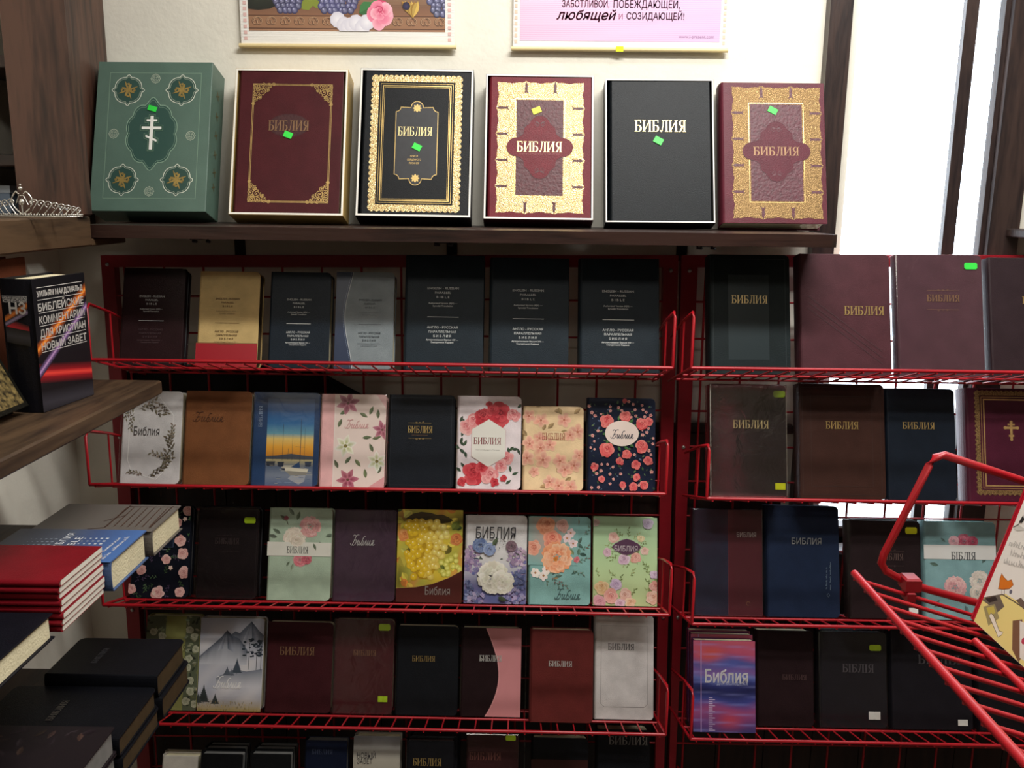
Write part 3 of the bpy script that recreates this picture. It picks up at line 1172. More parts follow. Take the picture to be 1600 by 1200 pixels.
def cover_mesh(w, h, t, r, hard, spine='round', bt=.0024):
    """two boards and a spine: one wrap-round cover, front at z = 0, back at z = -t, spine at left"""
    m = MB()
    hw = w / 2
    if hard:
        jl = -hw + .007
        m.slab(rrect(jl, 0, hw, h, (.0006, r, r, .0006), 3), -bt, 0, .0008)
        m.slab(rrect(jl, 0, hw, h, (.0006, r, r, .0006), 3), -t, -t + bt, .0008)
    else:
        jl = -hw + .005
        bv = min(.0012, bt * .4)
        m.slab(rrect(jl, 0, hw, h, (.0004, r, r, .0004), 6), -bt * 1.3, 0, bv)
        m.slab(rrect(jl, 0, hw, h, (.0004, r, r, .0004), 6), -t, -t + bt * 1.3, bv)
    n = 9
    out, inn = [], []
    for i in range(n + 1):
        a = math.pi / 2 + math.pi * i / n
        rx = (jl + hw) * 1.0
        out.append((jl + rx * math.cos(a) * 1.0, -t / 2 + t / 2 * math.sin(a)))
        inn.append((jl + (rx - .0022) * math.cos(a), -t / 2 + (t / 2 - .0022) * math.sin(a)))
    ring = out + inn[::-1]
    m.loft([[(q[0], 0, q[1]) for q in ring], [(q[0], h, q[1]) for q in ring]], 0, True)
    return m


def block_mesh(w, h, t, inset, r=.004, bt=.0024):
    m = MB()
    m.slab(rrect(-w / 2 + .006, inset, w / 2 - inset, h - inset, (.0005, r, r, .0005), 5), -t + bt * 1.2, -bt * 1.2, .0003)
    return m


class Book:
    def __init__(s, M, w, h, t, label, color, style='soft', r=.010, group=None, edge='pages', gloss=.42, name='bible', cat='book', mat=None, bt=.0024):
        s.w, s.h, s.t, s.M = w, h, t, M
        s.root = empty(name, M, label, cat, group)
        s.rng = random.Random(sum(map(ord, label)))
        s.mat = mat or leather(color, gloss)
        s.col = color
        s.zt = .001
        s.cover = cover_mesh(w, h, t, r, style == 'hard', 'round', bt).build('cover', s.mat, s.root)
        em = {'pages': pages_mat(), 'gilt': gold_mat('gilt edges', '#54452f', .55, .25), 'zip': leather(color, .6), 'dark': noise_mat('dyed page edges', '#2a1a18', .6, 0, 30, .1), 'red': noise_mat('red page edges', '#8d1f26', .6), 'white': noise_mat('white paper edges', '#e9e3d6', .8, 0, 30, .04), 'silver': noise_mat('silver edges', '#a9a9a6', .4, .5)}[edge]
        s.block = block_mesh(w, h, t, .0035 if style == 'hard' else .0003 if bt < .001 else .0022 if edge != 'zip' else .001, .004 if style == 'hard' else r, bt).build('zipper_band' if edge == 'zip' else 'page_block', em, s.root)
        if edge == 'zip':
            m = MB()
            pts = [(w / 2 + .0002, .006, -t / 2), (w / 2 + .0002, h - .008, -t / 2), (w / 2 - .006, h + .0004, -t / 2), (-w / 2 + .01, h + .0004, -t / 2)]
            m.tube(pts, .0022, 5)
            m.box(w / 2, .004, -t / 2 - .002, w / 2 + .0025, .022, -t / 2 + .002)
            o = m.build('zipper', M_black, s.root)
        n_ = M.to_3x3().col[2]
        s.n = n_
        s.o = M.translation.copy()
        s.Mi = M.inverted()

    def uv(s, u, v):
        q = s.Mi @ Pplane(u, v, s.o, s.n)
        return q.x, q.y

    def pr(s, z=.0003, clip=True):
        c = (-s.w / 2 + .0004, .0006, s.w / 2 - .0006, s.h - .0006) if clip else None
        return Print(max(z, s.zt + .0001) if z >= .0009 else z, c, s.rng)

    def put(s, p, name='cover_print', mat=None):
        s.zt = max(s.zt, p.z)
        return p.build(name, mat or print_mat(.33), s.root)

    def title(s, u0, u1, v0, v1, body='БИБЛИЯ', col='gold', font='serif', shear=0, bold=0, ang=0, small=None):
        """lettering on the cover inside the given box"""
        a, b = s.uv(u0, v1), s.uv(u1, v0)
        p = s.pr(.0012)
        w_, h_ = abs(b[0] - a[0]), abs(b[1] - a[1])
        if ang:
            p.text(body, (a[0] + b[0]) / 2, (a[1] + b[1]) / 2, h_, w_, '#ffffff', font, shear, ang, bold)
        else:
            p.text(body, (a[0] + b[0]) / 2, (a[1] + b[1]) / 2, w_, h_, '#ffffff', font, shear, 0, bold)
        mt = gold_mat() if col == 'gold' else gold_mat('bright gold foil', '#f3dca0', .4, .45) if col == 'bright' else gold_mat('silver foil', '#d8d8d2', .35, .5) if col == 'silver' else gold_mat('dull bronze foil', '#8a6a4c', .45, .4) if col == 'bronze' else ink(col)
        return p.build('title', mt, s.root)

    def script(s, u0, u1, v0, v1, col='silver', wt=.055):
        a, b = s.uv(u0, v1), s.uv(u1, v0)
        p = s.pr(.0012)
        p.script((a[0] + b[0]) / 2, (a[1] + b[1]) / 2, abs(b[0] - a[0]), abs(b[1] - a[1]), '#ffffff', wt)
        return p.build('title', gold_mat('silver foil', '#d8d8d2', .35, .5) if col == 'silver' else ink(col), s.root)

    def sticker(s, u, v, du, dv, k, hexa=False, ang=0):
        a = s.uv(u, v)
        b = s.uv(u + du / 2, v - dv / 2)
        x, y = abs(b[0] - a[0]), abs(b[1] - a[1])
        pts = [(-x, -y * .6), (-x * .8, -y), (x * .8, -y), (x, -y * .6), (x, y * .6), (x * .8, y), (-x * .8, y), (-x, y * .6)] if hexa else [(-x, -y), (-x * .05, -y), (0, -y * .85), (x * .05, -y), (x, -y), (x, y), (x * .05, y), (0, y * .85), (-x * .05, y), (-x, y)]
        ca, sa = math.cos(ang), math.sin(ang)
        m = MB()
        P2 = [(a[0] + q[0] * ca - q[1] * sa, a[1] + q[0] * sa + q[1] * ca) for q in pts]
        m.loft([[(q[0], q[1], s.zt + .0006) for q in P2], [(q[0], q[1], s.zt + .001) for q in P2]])
        o = m.build('price_sticker', ink(STICK[k]), s.root)
        o['label'] = {'g': 'neon green', 'y': 'neon yellow', 'w': 'white', 'yg': 'lime yellow'}[k] + ' price sticker'
        return o

    def wrap(s, veil=.12):
        m = MB()
        e = .0016
        m.slab(rrect(-s.w / 2 - e, -.0003, s.w / 2 + e, s.h + e, (.003,) * 4, 4), -s.t - e, s.zt + .0018, .003)
        o = m.build('plastic_wrap', wrap_mat(veil), s.root)
        o['label'] = 'clear glossy shrink wrap'

    # common cover furniture
    def blind(s, inset, wd=.0012, k=.6, r=0):
        p = s.pr(.0004)
        p.frame(-s.w / 2 + inset, inset, s.w / 2 - inset, s.h - inset, wd, '#ffffff')
        c = C(s.col)
        p.build('embossed_line', noise_mat('embossed ' + s.col, tuple(x * k for x in c), .5), s.root)


def shelf_book(sh, ul, ur, vtop, label, color, d=.105, t=.034, group=None, tilt=TILT, **kw):
    a, b = sh.base(ul, d), sh.base(ur, d)
    ex = (b - a).normalized()
    up = V((0, math.sin(tilt), math.cos(tilt)))
    up = (up - ex * up.dot(ex)).normalized()
    n = ex.cross(up)
    mid = (a + b) / 2 + n * 0 + up * .0008
    um = proj(mid)[0]
    # top: where the column's ray meets the cover plane
    q = Pplane((ul + ur) / 2 + (proj(mid + up * .15)[0] - um) * 1.0, vtop, mid, n)
    h = (q - mid).dot(up)
    w = (b - a).length
    return Book(frame(mid, ex, up, n), w, h, t, label, color, group=group, **kw)


M_GILT = gold_mat('stamped gold', '#d6b878', .32, .8)


def filigree_mat():
    name = 'engraved gold'
    if name in MATS:
        return MATS[name]
    return noise_mat(name, '#8f6f42', .38, .75, 330, .2, .5, col2='#e8cf98', kind='voronoi')


def scallop(x0, y0, x1, y1, nx, ny, dep, cusp):
    """outline with inward bowed edges that flare into points at each joint"""
    pts = []
    def side(ax, ay, bx, by, n, ox, oy):
        L = 8
        for k in range(n):
            for i in range(L):
                t = (k + i / L) / n
                f = i / L
                bow = -dep * (1 - abs(2 * f - 1) ** 3) * (.55 + .45 * math.cos(4 * math.pi * (f - .5)) * .8)
                c_ = cusp if i == 0 and k > 0 else 0
                off = bow + c_
                pts.append((ax + (bx - ax) * t + ox * off, ay + (by - ay) * t + oy * off))
    side(x0, y0, x1, y0, nx, 0, -1)
    side(x1, y0, x1, y1, ny, 1, 0)
    side(x1, y1, x0, y1, nx, 0, 1)
    side(x0, y1, x0, y0, ny, -1, 0)
    return pts


def cartouche(cx, cy, w, h, k=.3):
    """cross-shaped panel: wide lobed middle with rounded ends"""
    pts = []
    a = w / 2
    b = h / 2
    pts += _arc(cx + a - b * k, cy, b * k, b * k, -90, 90, 8)
    return pts


def medallion(cx, cy, r, ry=None, lob=4, amp=.12, n=64, tip=.12):
    ry = ry or r
    pts = []
    for i in range(n):
        t = 2 * math.pi * i / n
        q = 1 + amp * (abs(math.cos(lob / 2 * t)) - .5) * 2 * .6 + tip * max(0, math.cos(lob * t)) ** 14
        pts.append((cx + r * q * math.cos(t), cy + ry * q * math.sin(t)))
    return pts


def barbed(cx, cy, r, n=72):
    pts = []
    for i in range(n):
        t = 2 * math.pi * i / n
        q = .74 + .16 * abs(math.sin(2 * t)) ** .6 + .26 * max(0, math.cos(4 * t)) ** 9
        pts.append((cx + r * q * math.cos(t), cy + r * q * math.sin(t)))
    return pts


# ------------------------------------------------------------------ top shelf: big gift bibles
LEAN = math.radians(18)


def lean_frame(bl, br, vt, T=None):
    """front plane of a box that leans on the wall; bl/br are front bottom corners"""
    Yf = 1.86
    for _ in range(12):
        a, b = P(bl[0], bl[1], Yf), P(br[0], br[1], Yf)
        mid = (a + b) / 2
        raise_ = mid.z - shelf_z(mid.x)
        t = max(.034, raise_ / math.sin(LEAN)) if T is None else T
        up = V((0, math.sin(LEAN), math.cos(LEAN)))
        ex = (b - a).normalized()
        n = ex.cross(up)
        q = Pplane((bl[0] + br[0]) / 2, vt, mid, n)
        h = (q - mid).dot(up)
        Yf = WALLY - .002 - t * math.cos(LEAN) - h * math.sin(LEAN)
    # rest exactly on the shelf
    mid.z = shelf_z(mid.x) + .0005 + t * math.sin(LEAN)
    return frame(mid, ex, up, n), (b - a).length, h, t


TOPG = 'large gift bibles on the wall shelf'
CASEG = 'slipcases on the wall shelf'

# 1 green boxed bible
M1, w, h, t = lean_frame((139, 330), (321, 331), 97)
root = empty('gift_box', M1, 'big dark green box with a white cross and gold corner medallions, leftmost on wall shelf', 'box', TOPG)
m = MB(); m.slab(rrect(-w / 2, 0, w / 2, h, (.001,) * 4, 2), -t, 0, .0012)
m.build('box_body', noise_mat('deep green card', '#566f63', .45, 0, 18, .08, .08, 300), root)
rg = random.Random(4)
bk = type('B', (), {})()
Mi1 = M1.inverted()
def uv1(u, v):
    q = Mi1 @ Pplane(u, v, M1.translation, M1.to_3x3().col[2]); return q.x, q.y
p = Print(.0003, None, rg)
SC_ = w / 182
med = uv1(237, 209)
pale = '#a9bda4'
c_bl, c_tr = uv1(160, 310), uv1(316, 114)
p.frame(c_bl[0], c_bl[1], c_tr[0], c_tr[1], .0011, '#7f9a86')
big = medallion(med[0], med[1], .047, .060, 4, -.02, 80, .10)
lob = []
for i in range(96):
    tt = 2 * math.pi * i / 96
    q = .95 + .10 * abs(math.sin(5 * tt)) ** .7 + .13 * max(0, math.cos(2 * tt - math.pi)) ** 24
    lob.append((med[0] + .052 * q * math.cos(tt), med[1] + .067 * q * math.sin(tt)))
p.poly(lob, '#33524a')
p.stroke(lob, .0016, '#8aa690', True)
p.stroke([((x - med[0]) * .93 + med[0], (y - med[1]) * .93 + med[1]) for x, y in lob], .0006, '#8aa690', True)
for (u, v) in ((201, 141), (285, 141), (191, 281), (276, 281)):
    cx, cy = uv1(u, v)
    o = barbed(cx, cy, .034)
    p.poly(o, '#2f4d45')
    p.stroke(o, .0016, '#d7dccb', True)
    p.stroke([((x - cx) * .88 + cx, (y - cy) * .88 + cy) for x, y in o], .0006, '#b9c4ae', True)
for (u, v) in ((244, 123), (178, 209), (298, 212), (233, 299)):
    cx, cy = uv1(u, v)
    o = barbed(cx, cy, .0105, 40)
    p.stroke(o, .0009, '#c3cdb8', True)
    p.stroke([((x - cx) * .7 + cx, (y - cy) * .7 + cy) for x, y in o], .0006, '#c3cdb8', True)
    for k in range(4):
        p.spiral(cx + .003 * math.cos(k * math.pi / 2 + .78), cy + .003 * math.sin(k * math.pi / 2 + .78), .0022, k, 1, .0006, '#c3cdb8')
p.build('cover_print', print_mat(.4), root)
for (u, v) in ((201, 141), (285, 141), (191, 281), (276, 281)):
    cx, cy = uv1(u, v)
    p = Print(.0009, None, rg)
    for k in range(4):
        a = math.pi / 4 + k * math.pi / 2 + .35
        p.leaf(cx, cy, .015, a, '#fff', .34)
        p.leaf(cx, cy, .022, a + .8, '#fff', .16)
        p.spiral(cx + .010 * math.cos(a + .4), cy + .010 * math.sin(a + .4), .005, a, 1.2, .0016, '#fff')
        p.stroke([(cx + .013 * math.cos(a + k_ * .2), cy + .013 * math.sin(a + k_ * .2)) for k_ in range(5)], .0014, '#fff')
    p.disc(cx, cy, .004, '#fff')
    p.build('gold_ornament', gold_mat('muted gold print', '#b59a58', .4, .5), root)
p = Print(.0012, None, rg)
cx, cy = uv1(237, 208)
u_ = w / 182
def cross(p, k, col):
    e = k
    p.rect(cx - 2.6 * u_ - e, cy - 27 * u_ - e, cx + 2.6 * u_ + e, cy + 28 * u_ + e, col)
    p.rect(cx - 8.5 * u_ - e, cy + 19 * u_ - e, cx + 8.5 * u_ + e, cy + 22.5 * u_ + e, col)
    p.rect(cx - 15.5 * u_ - e, cy + 6 * u_ - e, cx + 15.5 * u_ + e, cy + 10.5 * u_ + e, col)
    p.poly([(cx - 9 * u_ - e, cy - 6.5 * u_ - e), (cx + 9 * u_ + e, cy - 14.5 * u_ - e), (cx + 9 * u_ + e, cy - 11 * u_ + e), (cx - 9 * u_ - e, cy - 3 * u_ + e)], col)
cross(p, 2.6 * u_, '#6f8a78'); cross(p, 1.9 * u_, '#2c5141'); cross(p, 0, '#f1f1ea')
p.build('cross_emblem', print_mat(.4), root)
def side_M():
    return Matrix(((0, 0, 1, w / 2), (0, 1, 0, 0), (-1, 0, 0, 0), (0, 0, 0, 1)))
for v_ in (.2, .3, .42, .55, .68, .82):
    p = Print(.0006, None, rg)
    p.flower(t / 2, h * v_, .010, 4, '#b59a58', '#8d7a4a', None, .4, .4)
    o = p.build('side_ornament', gold_mat('dim gold print', '#6f6440', .5, .3), root)
    o.matrix_local = side_M()
a = uv1(239, 170)
m = MB(); m.loft([[(a[0] + x * .0095 * math.cos(-.3) - y * .0055 * math.sin(-.3), a[1] + x * .0095 * math.sin(-.3) + y * .0055 * math.cos(-.3), z) for x, y in ((-1, -1), (1, -1), (1, 1), (-1, 1))] for z in (.0016, .002)])
m.build('price_sticker', ink(STICK['g']), root)['label'] = 'neon green price sticker'


def cased(bl, br, vt, inner, label_case, label_book, case_col, rim_col, book_col, rimw=.004):
    M, w, h, t = lean_frame(bl, br, vt)
    root = empty('slipcase', M, label_case, 'slipcase', CASEG)
    m = MB()
    th = rimw
    m.box(-w / 2, 0, -t, -w / 2 + th, h, 0); m.box(w / 2 - th, 0, -t, w / 2, h, 0)
    m.box(-w / 2 + th, 0, -t, w / 2 - th, th, 0); m.box(-w / 2 + th, h - th, -t, w / 2 - th, h, 0)
    m.box(-w / 2 + th, th, -t, w / 2 - th, h - th, -t + .002)
    m.build('case_body', noise_mat('card ' + case_col, case_col, .4, 0, 30, .1), root)
    m = MB()
    a, b_ = .0008, th + .0004
    m.box(-w / 2 + a, a, 0, -w / 2 + b_, h - a, .0008); m.box(w / 2 - b_, a, 0, w / 2 - a, h - a, .0008)
    m.box(-w / 2 + b_, a, 0, w / 2 - b_, b_, .0008); m.box(-w / 2 + b_, h - b_, 0, w / 2 - b_, h - a, .0008)
    m.build('case_rim', noise_mat('rim ' + rim_col, rim_col, .5, 0, 30, .04), root)
    n = M.to_3x3().col[2]; ex = M.to_3x3().col[0]; up = M.to_3x3().col[1]
    Mi = M.inverted()
    q0 = Mi @ Pplane(inner[0], bl[1] - 4, M.translation, n); q1 = Mi @ Pplane(inner[1], bl[1] - 4, M.translation, n)
    xa, xb = max(q0.x, -w / 2 + th + .0006), min(q1.x, w / 2 - th - .0006)
    bw, bh = xb - xa, h - 2 * th - .0012 - inner[2]
    org = M.translation + ex * ((xa + xb) / 2) + up * (th + .0004) - n * .0015
    return Book(frame(org, ex, up, n), bw, bh, t - .0045, label_book, book_col, style='hard', r=.001, group=TOPG, gloss=.45)


# 2 maroon with gold corners
b = cased((357, 335), (536, 338), 108, (360, 529, 0), 'gold and white slipcase around the maroon bible with corner scrolls', 'maroon gift bible with gold scroll corners and an oval title, in a gold slipcase', '#b89a5c', '#f3efe2', '#46181d', .0042)
p = b.pr(.0004, False)
bl, tr2 = b.uv(385, 317), b.uv(521, 131)
x0, y0, x1, y1 = bl[0], bl[1], tr2[0], tr2[1]
for d_, w_ in ((0, .0011), (.0024, .0011)):
    p.frame(x0 + .002 + d_, y0 + .002 + d_, x1 - .002 - d_, y1 - .002 - d_, w_, '#fff')
for cx, cy, sx_, sy_ in ((x0, y0, 1, 1), (x1, y0, -1, 1), (x1, y1, -1, -1), (x0, y1, 1, -1)):
    T = lambda a, b_: (cx + sx_ * a * 1.35, cy + sy_ * b_ * 1.35)
    for (a, b_, r_) in ((.006, .006, .006), (.017, .006, .006), (.006, .017, .006), (.015, .015, .007), (.027, .005, .0045), (.005, .027, .0045), (.024, .012, .004), (.012, .024, .004), (.009, .010, .004), (.034, .003, .003), (.003, .034, .003)):
        q = T(a, b_)
        p.spiral(q[0], q[1], r_ * 1.3, (0 if sx_ > 0 else math.pi) + a * 90, 1.7, .0012, '#fff', sx_ * sy_)
        p.disc(q[0], q[1], r_ * .18, '#fff')
    for k in range(7):
        q = T(.004 + k * .004, .031 - k * .004)
        p.leaf(q[0], q[1], .0042, math.atan2(sy_, sx_) + (k - 3) * .2, '#fff', .4)
p.build('gold_ornament', M_GILT, b.root)
p = b.pr(.0003, False)
c_ = b.uv(451, 196)
p.disc(c_[0], c_[1], .041, '#fff', None, 36, .024)
p.stroke([(c_[0] + .042 * math.cos(i * math.pi / 18), c_[1] + .025 * math.sin(i * math.pi / 18)) for i in range(36)], .001, '#fff', True)
p.build('oval_panel', noise_mat('embossed oval', '#3a1216', .5, 0, 90, .2, .3, 200), b.root)
b.title(419, 483, 189, 204, 'БИБЛИЯ', 'bronze')
b.sticker(450, 211, 14, 9, 'g', False, -.35)

# 3 black with gold frame
b = cased((555, 337), (735, 341), 108, (559, 731, 0), 'black slipcase with a white rim around the gold framed black bible', 'black gift bible with a wide gold lace border and gold title panel', '#16161a', '#eeeae2', '#17191c', .0042)
p = b.pr(.0004, False)
bl, tr2 = b.uv(576, 328), b.uv(720, 121)
x0, y0, x1, y1 = bl[0], bl[1], tr2[0], tr2[1]
bw = .0125
nx, ny = 17, 24
for i in range(nx):
    for yy, sg in ((y0, 1), (y1, -1)):
        cx = x0 + (i + .5) * (x1 - x0) / nx
        p.disc(cx, yy + sg * .003, (x1 - x0) / nx * .52, '#fff', None, 10)
for i in range(ny):
    for xx, sg in ((x0, 1), (x1, -1)):
        cy = y0 + (i + .5) * (y1 - y0) / ny
        p.disc(xx + sg * .003, cy, (y1 - y0) / ny * .52, '#fff', None, 10)
for a0, a1, c0_, c1_ in ((x0 + .003, y0 + .003, x1 - .003, y0 + bw), (x0 + .003, y1 - bw, x1 - .003, y1 - .003), (x0 + .003, y0 + bw, x0 + bw, y1 - bw), (x1 - bw, y0 + bw, x1 - .003, y1 - bw)):
    p.rect(a0, a1, c0_, c1_, '#fff')
p.build('gold_border', filigree_mat(), b.root)
p = b.pr(.0005, False)
for d_, w_ in ((.0165, .0008), (.0205, .0022), (.0245, .0008)):
    p.frame(x0 + d_, y0 + d_, x1 - d_, y1 - d_, w_, '#fff')
pb, pt = b.uv(615, 288), b.uv(684, 160)
cx = (pb[0] + pt[0]) / 2
a = (pt[0] - pb[0]) / 2; lo, hi = pb[1], pt[1]
c2 = .010
def panel(e):
    pts = []
    pts += [(cx + a - e, lo + .022)] + [(cx + a - e, hi - .022)]
    pts += _arc(cx + a, hi - .012, .010 + e, .010 + e, 270, 180, 6)
    pts += _arc(cx, hi - .013, .013 - e, .014 - e, 0, 180, 10)
    pts += _arc(cx - a, hi - .012, .010 + e, .010 + e, 0, -90, 6)
    pts += [(cx - a + e, lo + .022)]
    pts += _arc(cx - a, lo + .012, .010 + e, .010 + e, 90, 0, 6)
    pts += _arc(cx, lo + .013, .013 - e, .014 - e, 180, 360, 10)
    pts += _arc(cx + a, lo + .012, .010 + e, .010 + e, 180, 90, 6)
    return pts
p.stroke(panel(0), .0014, '#fff', True)
for yy in (hi - .014, lo + .014):
    for k in range(8):
        p.leaf(cx, yy, .0095, k * math.pi / 4, '#fff', .55)
    p.disc(cx, yy, .003, '#fff')
for i, (tx, v) in enumerate((('КНИГИ', 244), ('СВЯЩЕННОГО', 249.5), ('ПИСАНИЯ', 255))):
    q = b.uv(646.5, v); wd = (.0155, .029, .021)[i]
    p.text(tx, q[0], q[1], wd, .004, '#fff', 'sans')
p.build('gold_ornament', M_GILT, b.root)
p = b.pr(.00035, False)
p.poly(panel(0), '#fff')
p.build('title_panel', noise_mat('smooth black panel', '#25262a', .5), b.root)
b.title(621, 675, 199, 212, 'БИБЛИЯ', 'bright')
b.sticker(651, 230, 14, 9, 'g', False, -.45)


def ornate(b, ol, gold, pan, cart_u, cart_v, pcol, ccol):
    """wide engraved gold frame with daggers, inner panel and a lobed cross cartouche"""
    p = b.pr(.0004, False)
    bl, tr2 = b.uv(ol[0], ol[3]), b.uv(ol[1], ol[2])
    x0, y0, x1, y1 = bl[0], bl[1], tr2[0], tr2[1]
    p.poly(scallop(x0, y0, x1, y1, 3, 5, .0035, .0025), '#fff')
    p.build('gold_border', gold, b.root)
    pb, pt = b.uv(pan[0], pan[3]), b.uv(pan[1], pan[2])
    p = b.pr(.0006, False)
    W_, H_ = x1 - x0, y1 - y0
    for i in (1, 2):
        for yy, sg in ((y0, 1), (y1, -1)):
            xx = x0 + W_ * i / 3
            p.poly([(xx - .0055, yy + sg * .026), (xx - .0028, yy + sg * .020), (xx - .0032, yy + sg * .008), (xx, yy - sg * .003), (xx + .0032, yy + sg * .008), (xx + .0028, yy + sg * .020), (xx + .0055, yy + sg * .026), (xx, yy + sg * .0225)], '#fff')
    for i in range(1, 5):
        for xx, sg in ((x0, 1), (x1, -1)):
            yy = y0 + H_ * i / 5
            p.poly([(xx + sg * .025, yy - .0050), (xx + sg * .020, yy - .0022), (xx + sg * .006, yy - .0030), (xx - sg * .003, yy), (xx + sg * .006, yy + .0030), (xx + sg * .020, yy + .0022), (xx + sg * .025, yy + .0050), (xx + sg * .0225, yy)], '#fff')
    p.rect(pb[0], pb[1], pt[0], pt[1], '#fff')
    p.build('inset_panel', noise_mat('patterned panel ' + pcol, pcol, .5, 0, 120, .25, .5, 160), b.root)
    p = Print(.00085, None, b.rng)
    p.frame(pb[0] - .0035, pb[1] - .0035, pt[0] + .0035, pt[1] + .0035, .0012, '#fff')
    p.build('gold_line', M_GILT, b.root)
    p = b.pr(.0011, False)
    cl, cr = b.uv(cart_u[0], cart_v[2])[0], b.uv(cart_u[1], cart_v[2])[0]
    cu, cd = b.uv(cart_u[2], cart_v[0])[1], b.uv(cart_u[2], cart_v[1])[1]
    cx, cy = (cl + cr) / 2, (cu + cd) / 2
    hw, hh = (cr - cl) / 2, (cu - cd) / 2
    iw, ih = hw * .46, hh * .42
    pts = _arc(cx + hw - ih * .8, cy, ih * .8, ih * .72, -90, 90, 8) + [(cx + iw * 1.25, cy + ih * .82), (cx + iw * 1.08, cy + ih)]
    pts += [(cx + iw, cy + hh * .62)] + _arc(cx, cy + hh * .62, iw * .72, hh * .38, 20, 160, 10) + [(cx - iw, cy + hh * .62)]
    pts += [(cx - iw * 1.08, cy + ih), (cx - iw * 1.25, cy + ih * .82)] + _arc(cx - hw + ih * .8, cy, ih * .8, ih * .72, 90, 270, 8)
    pts += [(cx - iw * 1.25, cy - ih * .82), (cx - iw * 1.08, cy - ih), (cx - iw, cy - hh * .62)] + _arc(cx, cy - hh * .62, iw * .72, hh * .38, 200, 340, 10)
    pts += [(cx + iw, cy - hh * .62), (cx + iw * 1.08, cy - ih), (cx + iw * 1.25, cy - ih * .82)]
    p.poly(pts, '#fff')
    p.build('cartouche', leather(ccol), b.root)
    p = b.pr(.0013, False)
    for sg in (1, -1):
        for s2 in (1, -1):
            p.spiral(cx + s2 * .006, cy + sg * hh * .70, .005, 0 if s2 > 0 else math.pi, 1.3, .001, '#fff', s2 * sg)
            p.leaf(cx, cy + sg * hh * .74, .012, math.pi / 2 - s2 * 1.1 if sg > 0 else -math.pi / 2 + s2 * 1.1, '#fff', .3)
    p.stroke(pts, .0006, '#fff', True)
    p.build('embossed_scroll', noise_mat('embossed scroll ' + ccol, pcol, .5), b.root)


# 4 burgundy ornate in slipcase
b = cased((755, 342), (927, 345), 117, (759, 923, 0), 'dark red slipcase with a white rim around the burgundy bible', 'burgundy gift bible with a bright engraved gold frame and yellow sticker', '#3a1219', '#f0ece4', '#6a1f29', .0038)
ornate(b, (774, 912, 130, 332), filigree_mat(), (805, 880, 157, 305), (791, 895, 842), (181, 280, 230), '#4e1720', '#6a1f29')
b.title(807, 878, 222, 237, 'БИБЛИЯ', 'bright')
p = b.pr(.0016); q = b.uv(842, 241); p.text('КНИГИ СВЯЩЕННОГО ПИСАНИЯ', q[0], q[1], .085, .0035, '#fff', 'sans'); p.build('subtitle', ink('#8f3b40'), b.root)
b.sticker(838, 173, 14, 9, 'y', False, .4)
# 5 plain black in slipcase
b = cased((946, 348), (1118, 349), 124, (951, 1112, 0), 'black slipcase with a white rim around the plain black bible', 'plain black gift bible with one large gold title and green sticker', '#22252b', '#f2efe8', '#0f1418', .003)
b.title(992, 1072, 188, 206, 'БИБЛИЯ', 'bright')
b.sticker(1029, 220, 14, 10, 'g', False, -.5)
# 6 burgundy ornate without case
M6, w, h, t = lean_frame((1127, 350), (1293, 352), 131, .05)
b = Book(M6, w, h, t, 'burgundy gift bible with a matt gold frame, rightmost on the wall shelf beside the window', '#5c2531', style='hard', r=.001, group=TOPG, gloss=.4)
ornate(b, (1146, 1281, 137, 341), noise_mat('engraved dull gold', '#5d4628', .46, .6, 330, .2, .5, col2='#a38456', kind='voronoi'), (1174, 1252, 164, 314), (1160, 1266, 1213), (190, 284, 237), '#54212d', '#5a2430')
b.title(1177, 1248, 230, 243, 'БИБЛИЯ', gold_mat and 'bronze')
b.sticker(1207, 173, 14, 9, 'g', False, -.5)
# ================================================================== bibles on the left rack
G1, G2, G3, G4, G5 = ('bibles on the left rack, top shelf', 'bibles on the left rack, second shelf', 'bibles on the left rack, third shelf', 'bibles on the left rack, fourth shelf', 'bibles on the left rack, bottom shelf')

PAR = [('ENGLISH - RUSSIAN', .71, .39, .020, 1), ('PARALLEL', .672, .20, .018, 1), ('B I B L E', .633, .16, .019, 1), ('Authorized Version (KJV) —', .580, .36, .014, 0), ('Synodal Translation', .556, .25, .014, 0),
       ('АНГЛО - РУССКАЯ', .37, .38, .020, 1), ('ПАРАЛЛЕЛЬНАЯ', .332, .34, .019, 1), ('Б И Б Л И Я', .295, .22, .019, 1), ('Авторизованная Версия XIV —', .262, .40, .014, 0), ('Синодальное Издание', .240, .28, .014, 0)]


def parallel(b, col1, col2=None, xo=.0):
    for nm, sel, col in (('english_title', PAR[:5], col1), ('russian_title', PAR[5:], col2 or col1)):
        p = b.pr(.0009)
        for tx, v, wd, hh, bold in sel:
            p.text(tx, (-.01 + xo) * b.w, v * b.h, wd * b.w, hh * b.h, '#fff', 'sans', bold=.0001 if bold else 0)
        if nm == 'english_title':
            p.rect((-.2 + xo) * b.w, .457 * b.h, (.19 + xo) * b.w, .4615 * b.h, '#fff')
        p.build(nm, ink(col if col.startswith('#') else '#e9ecea'), b.root)


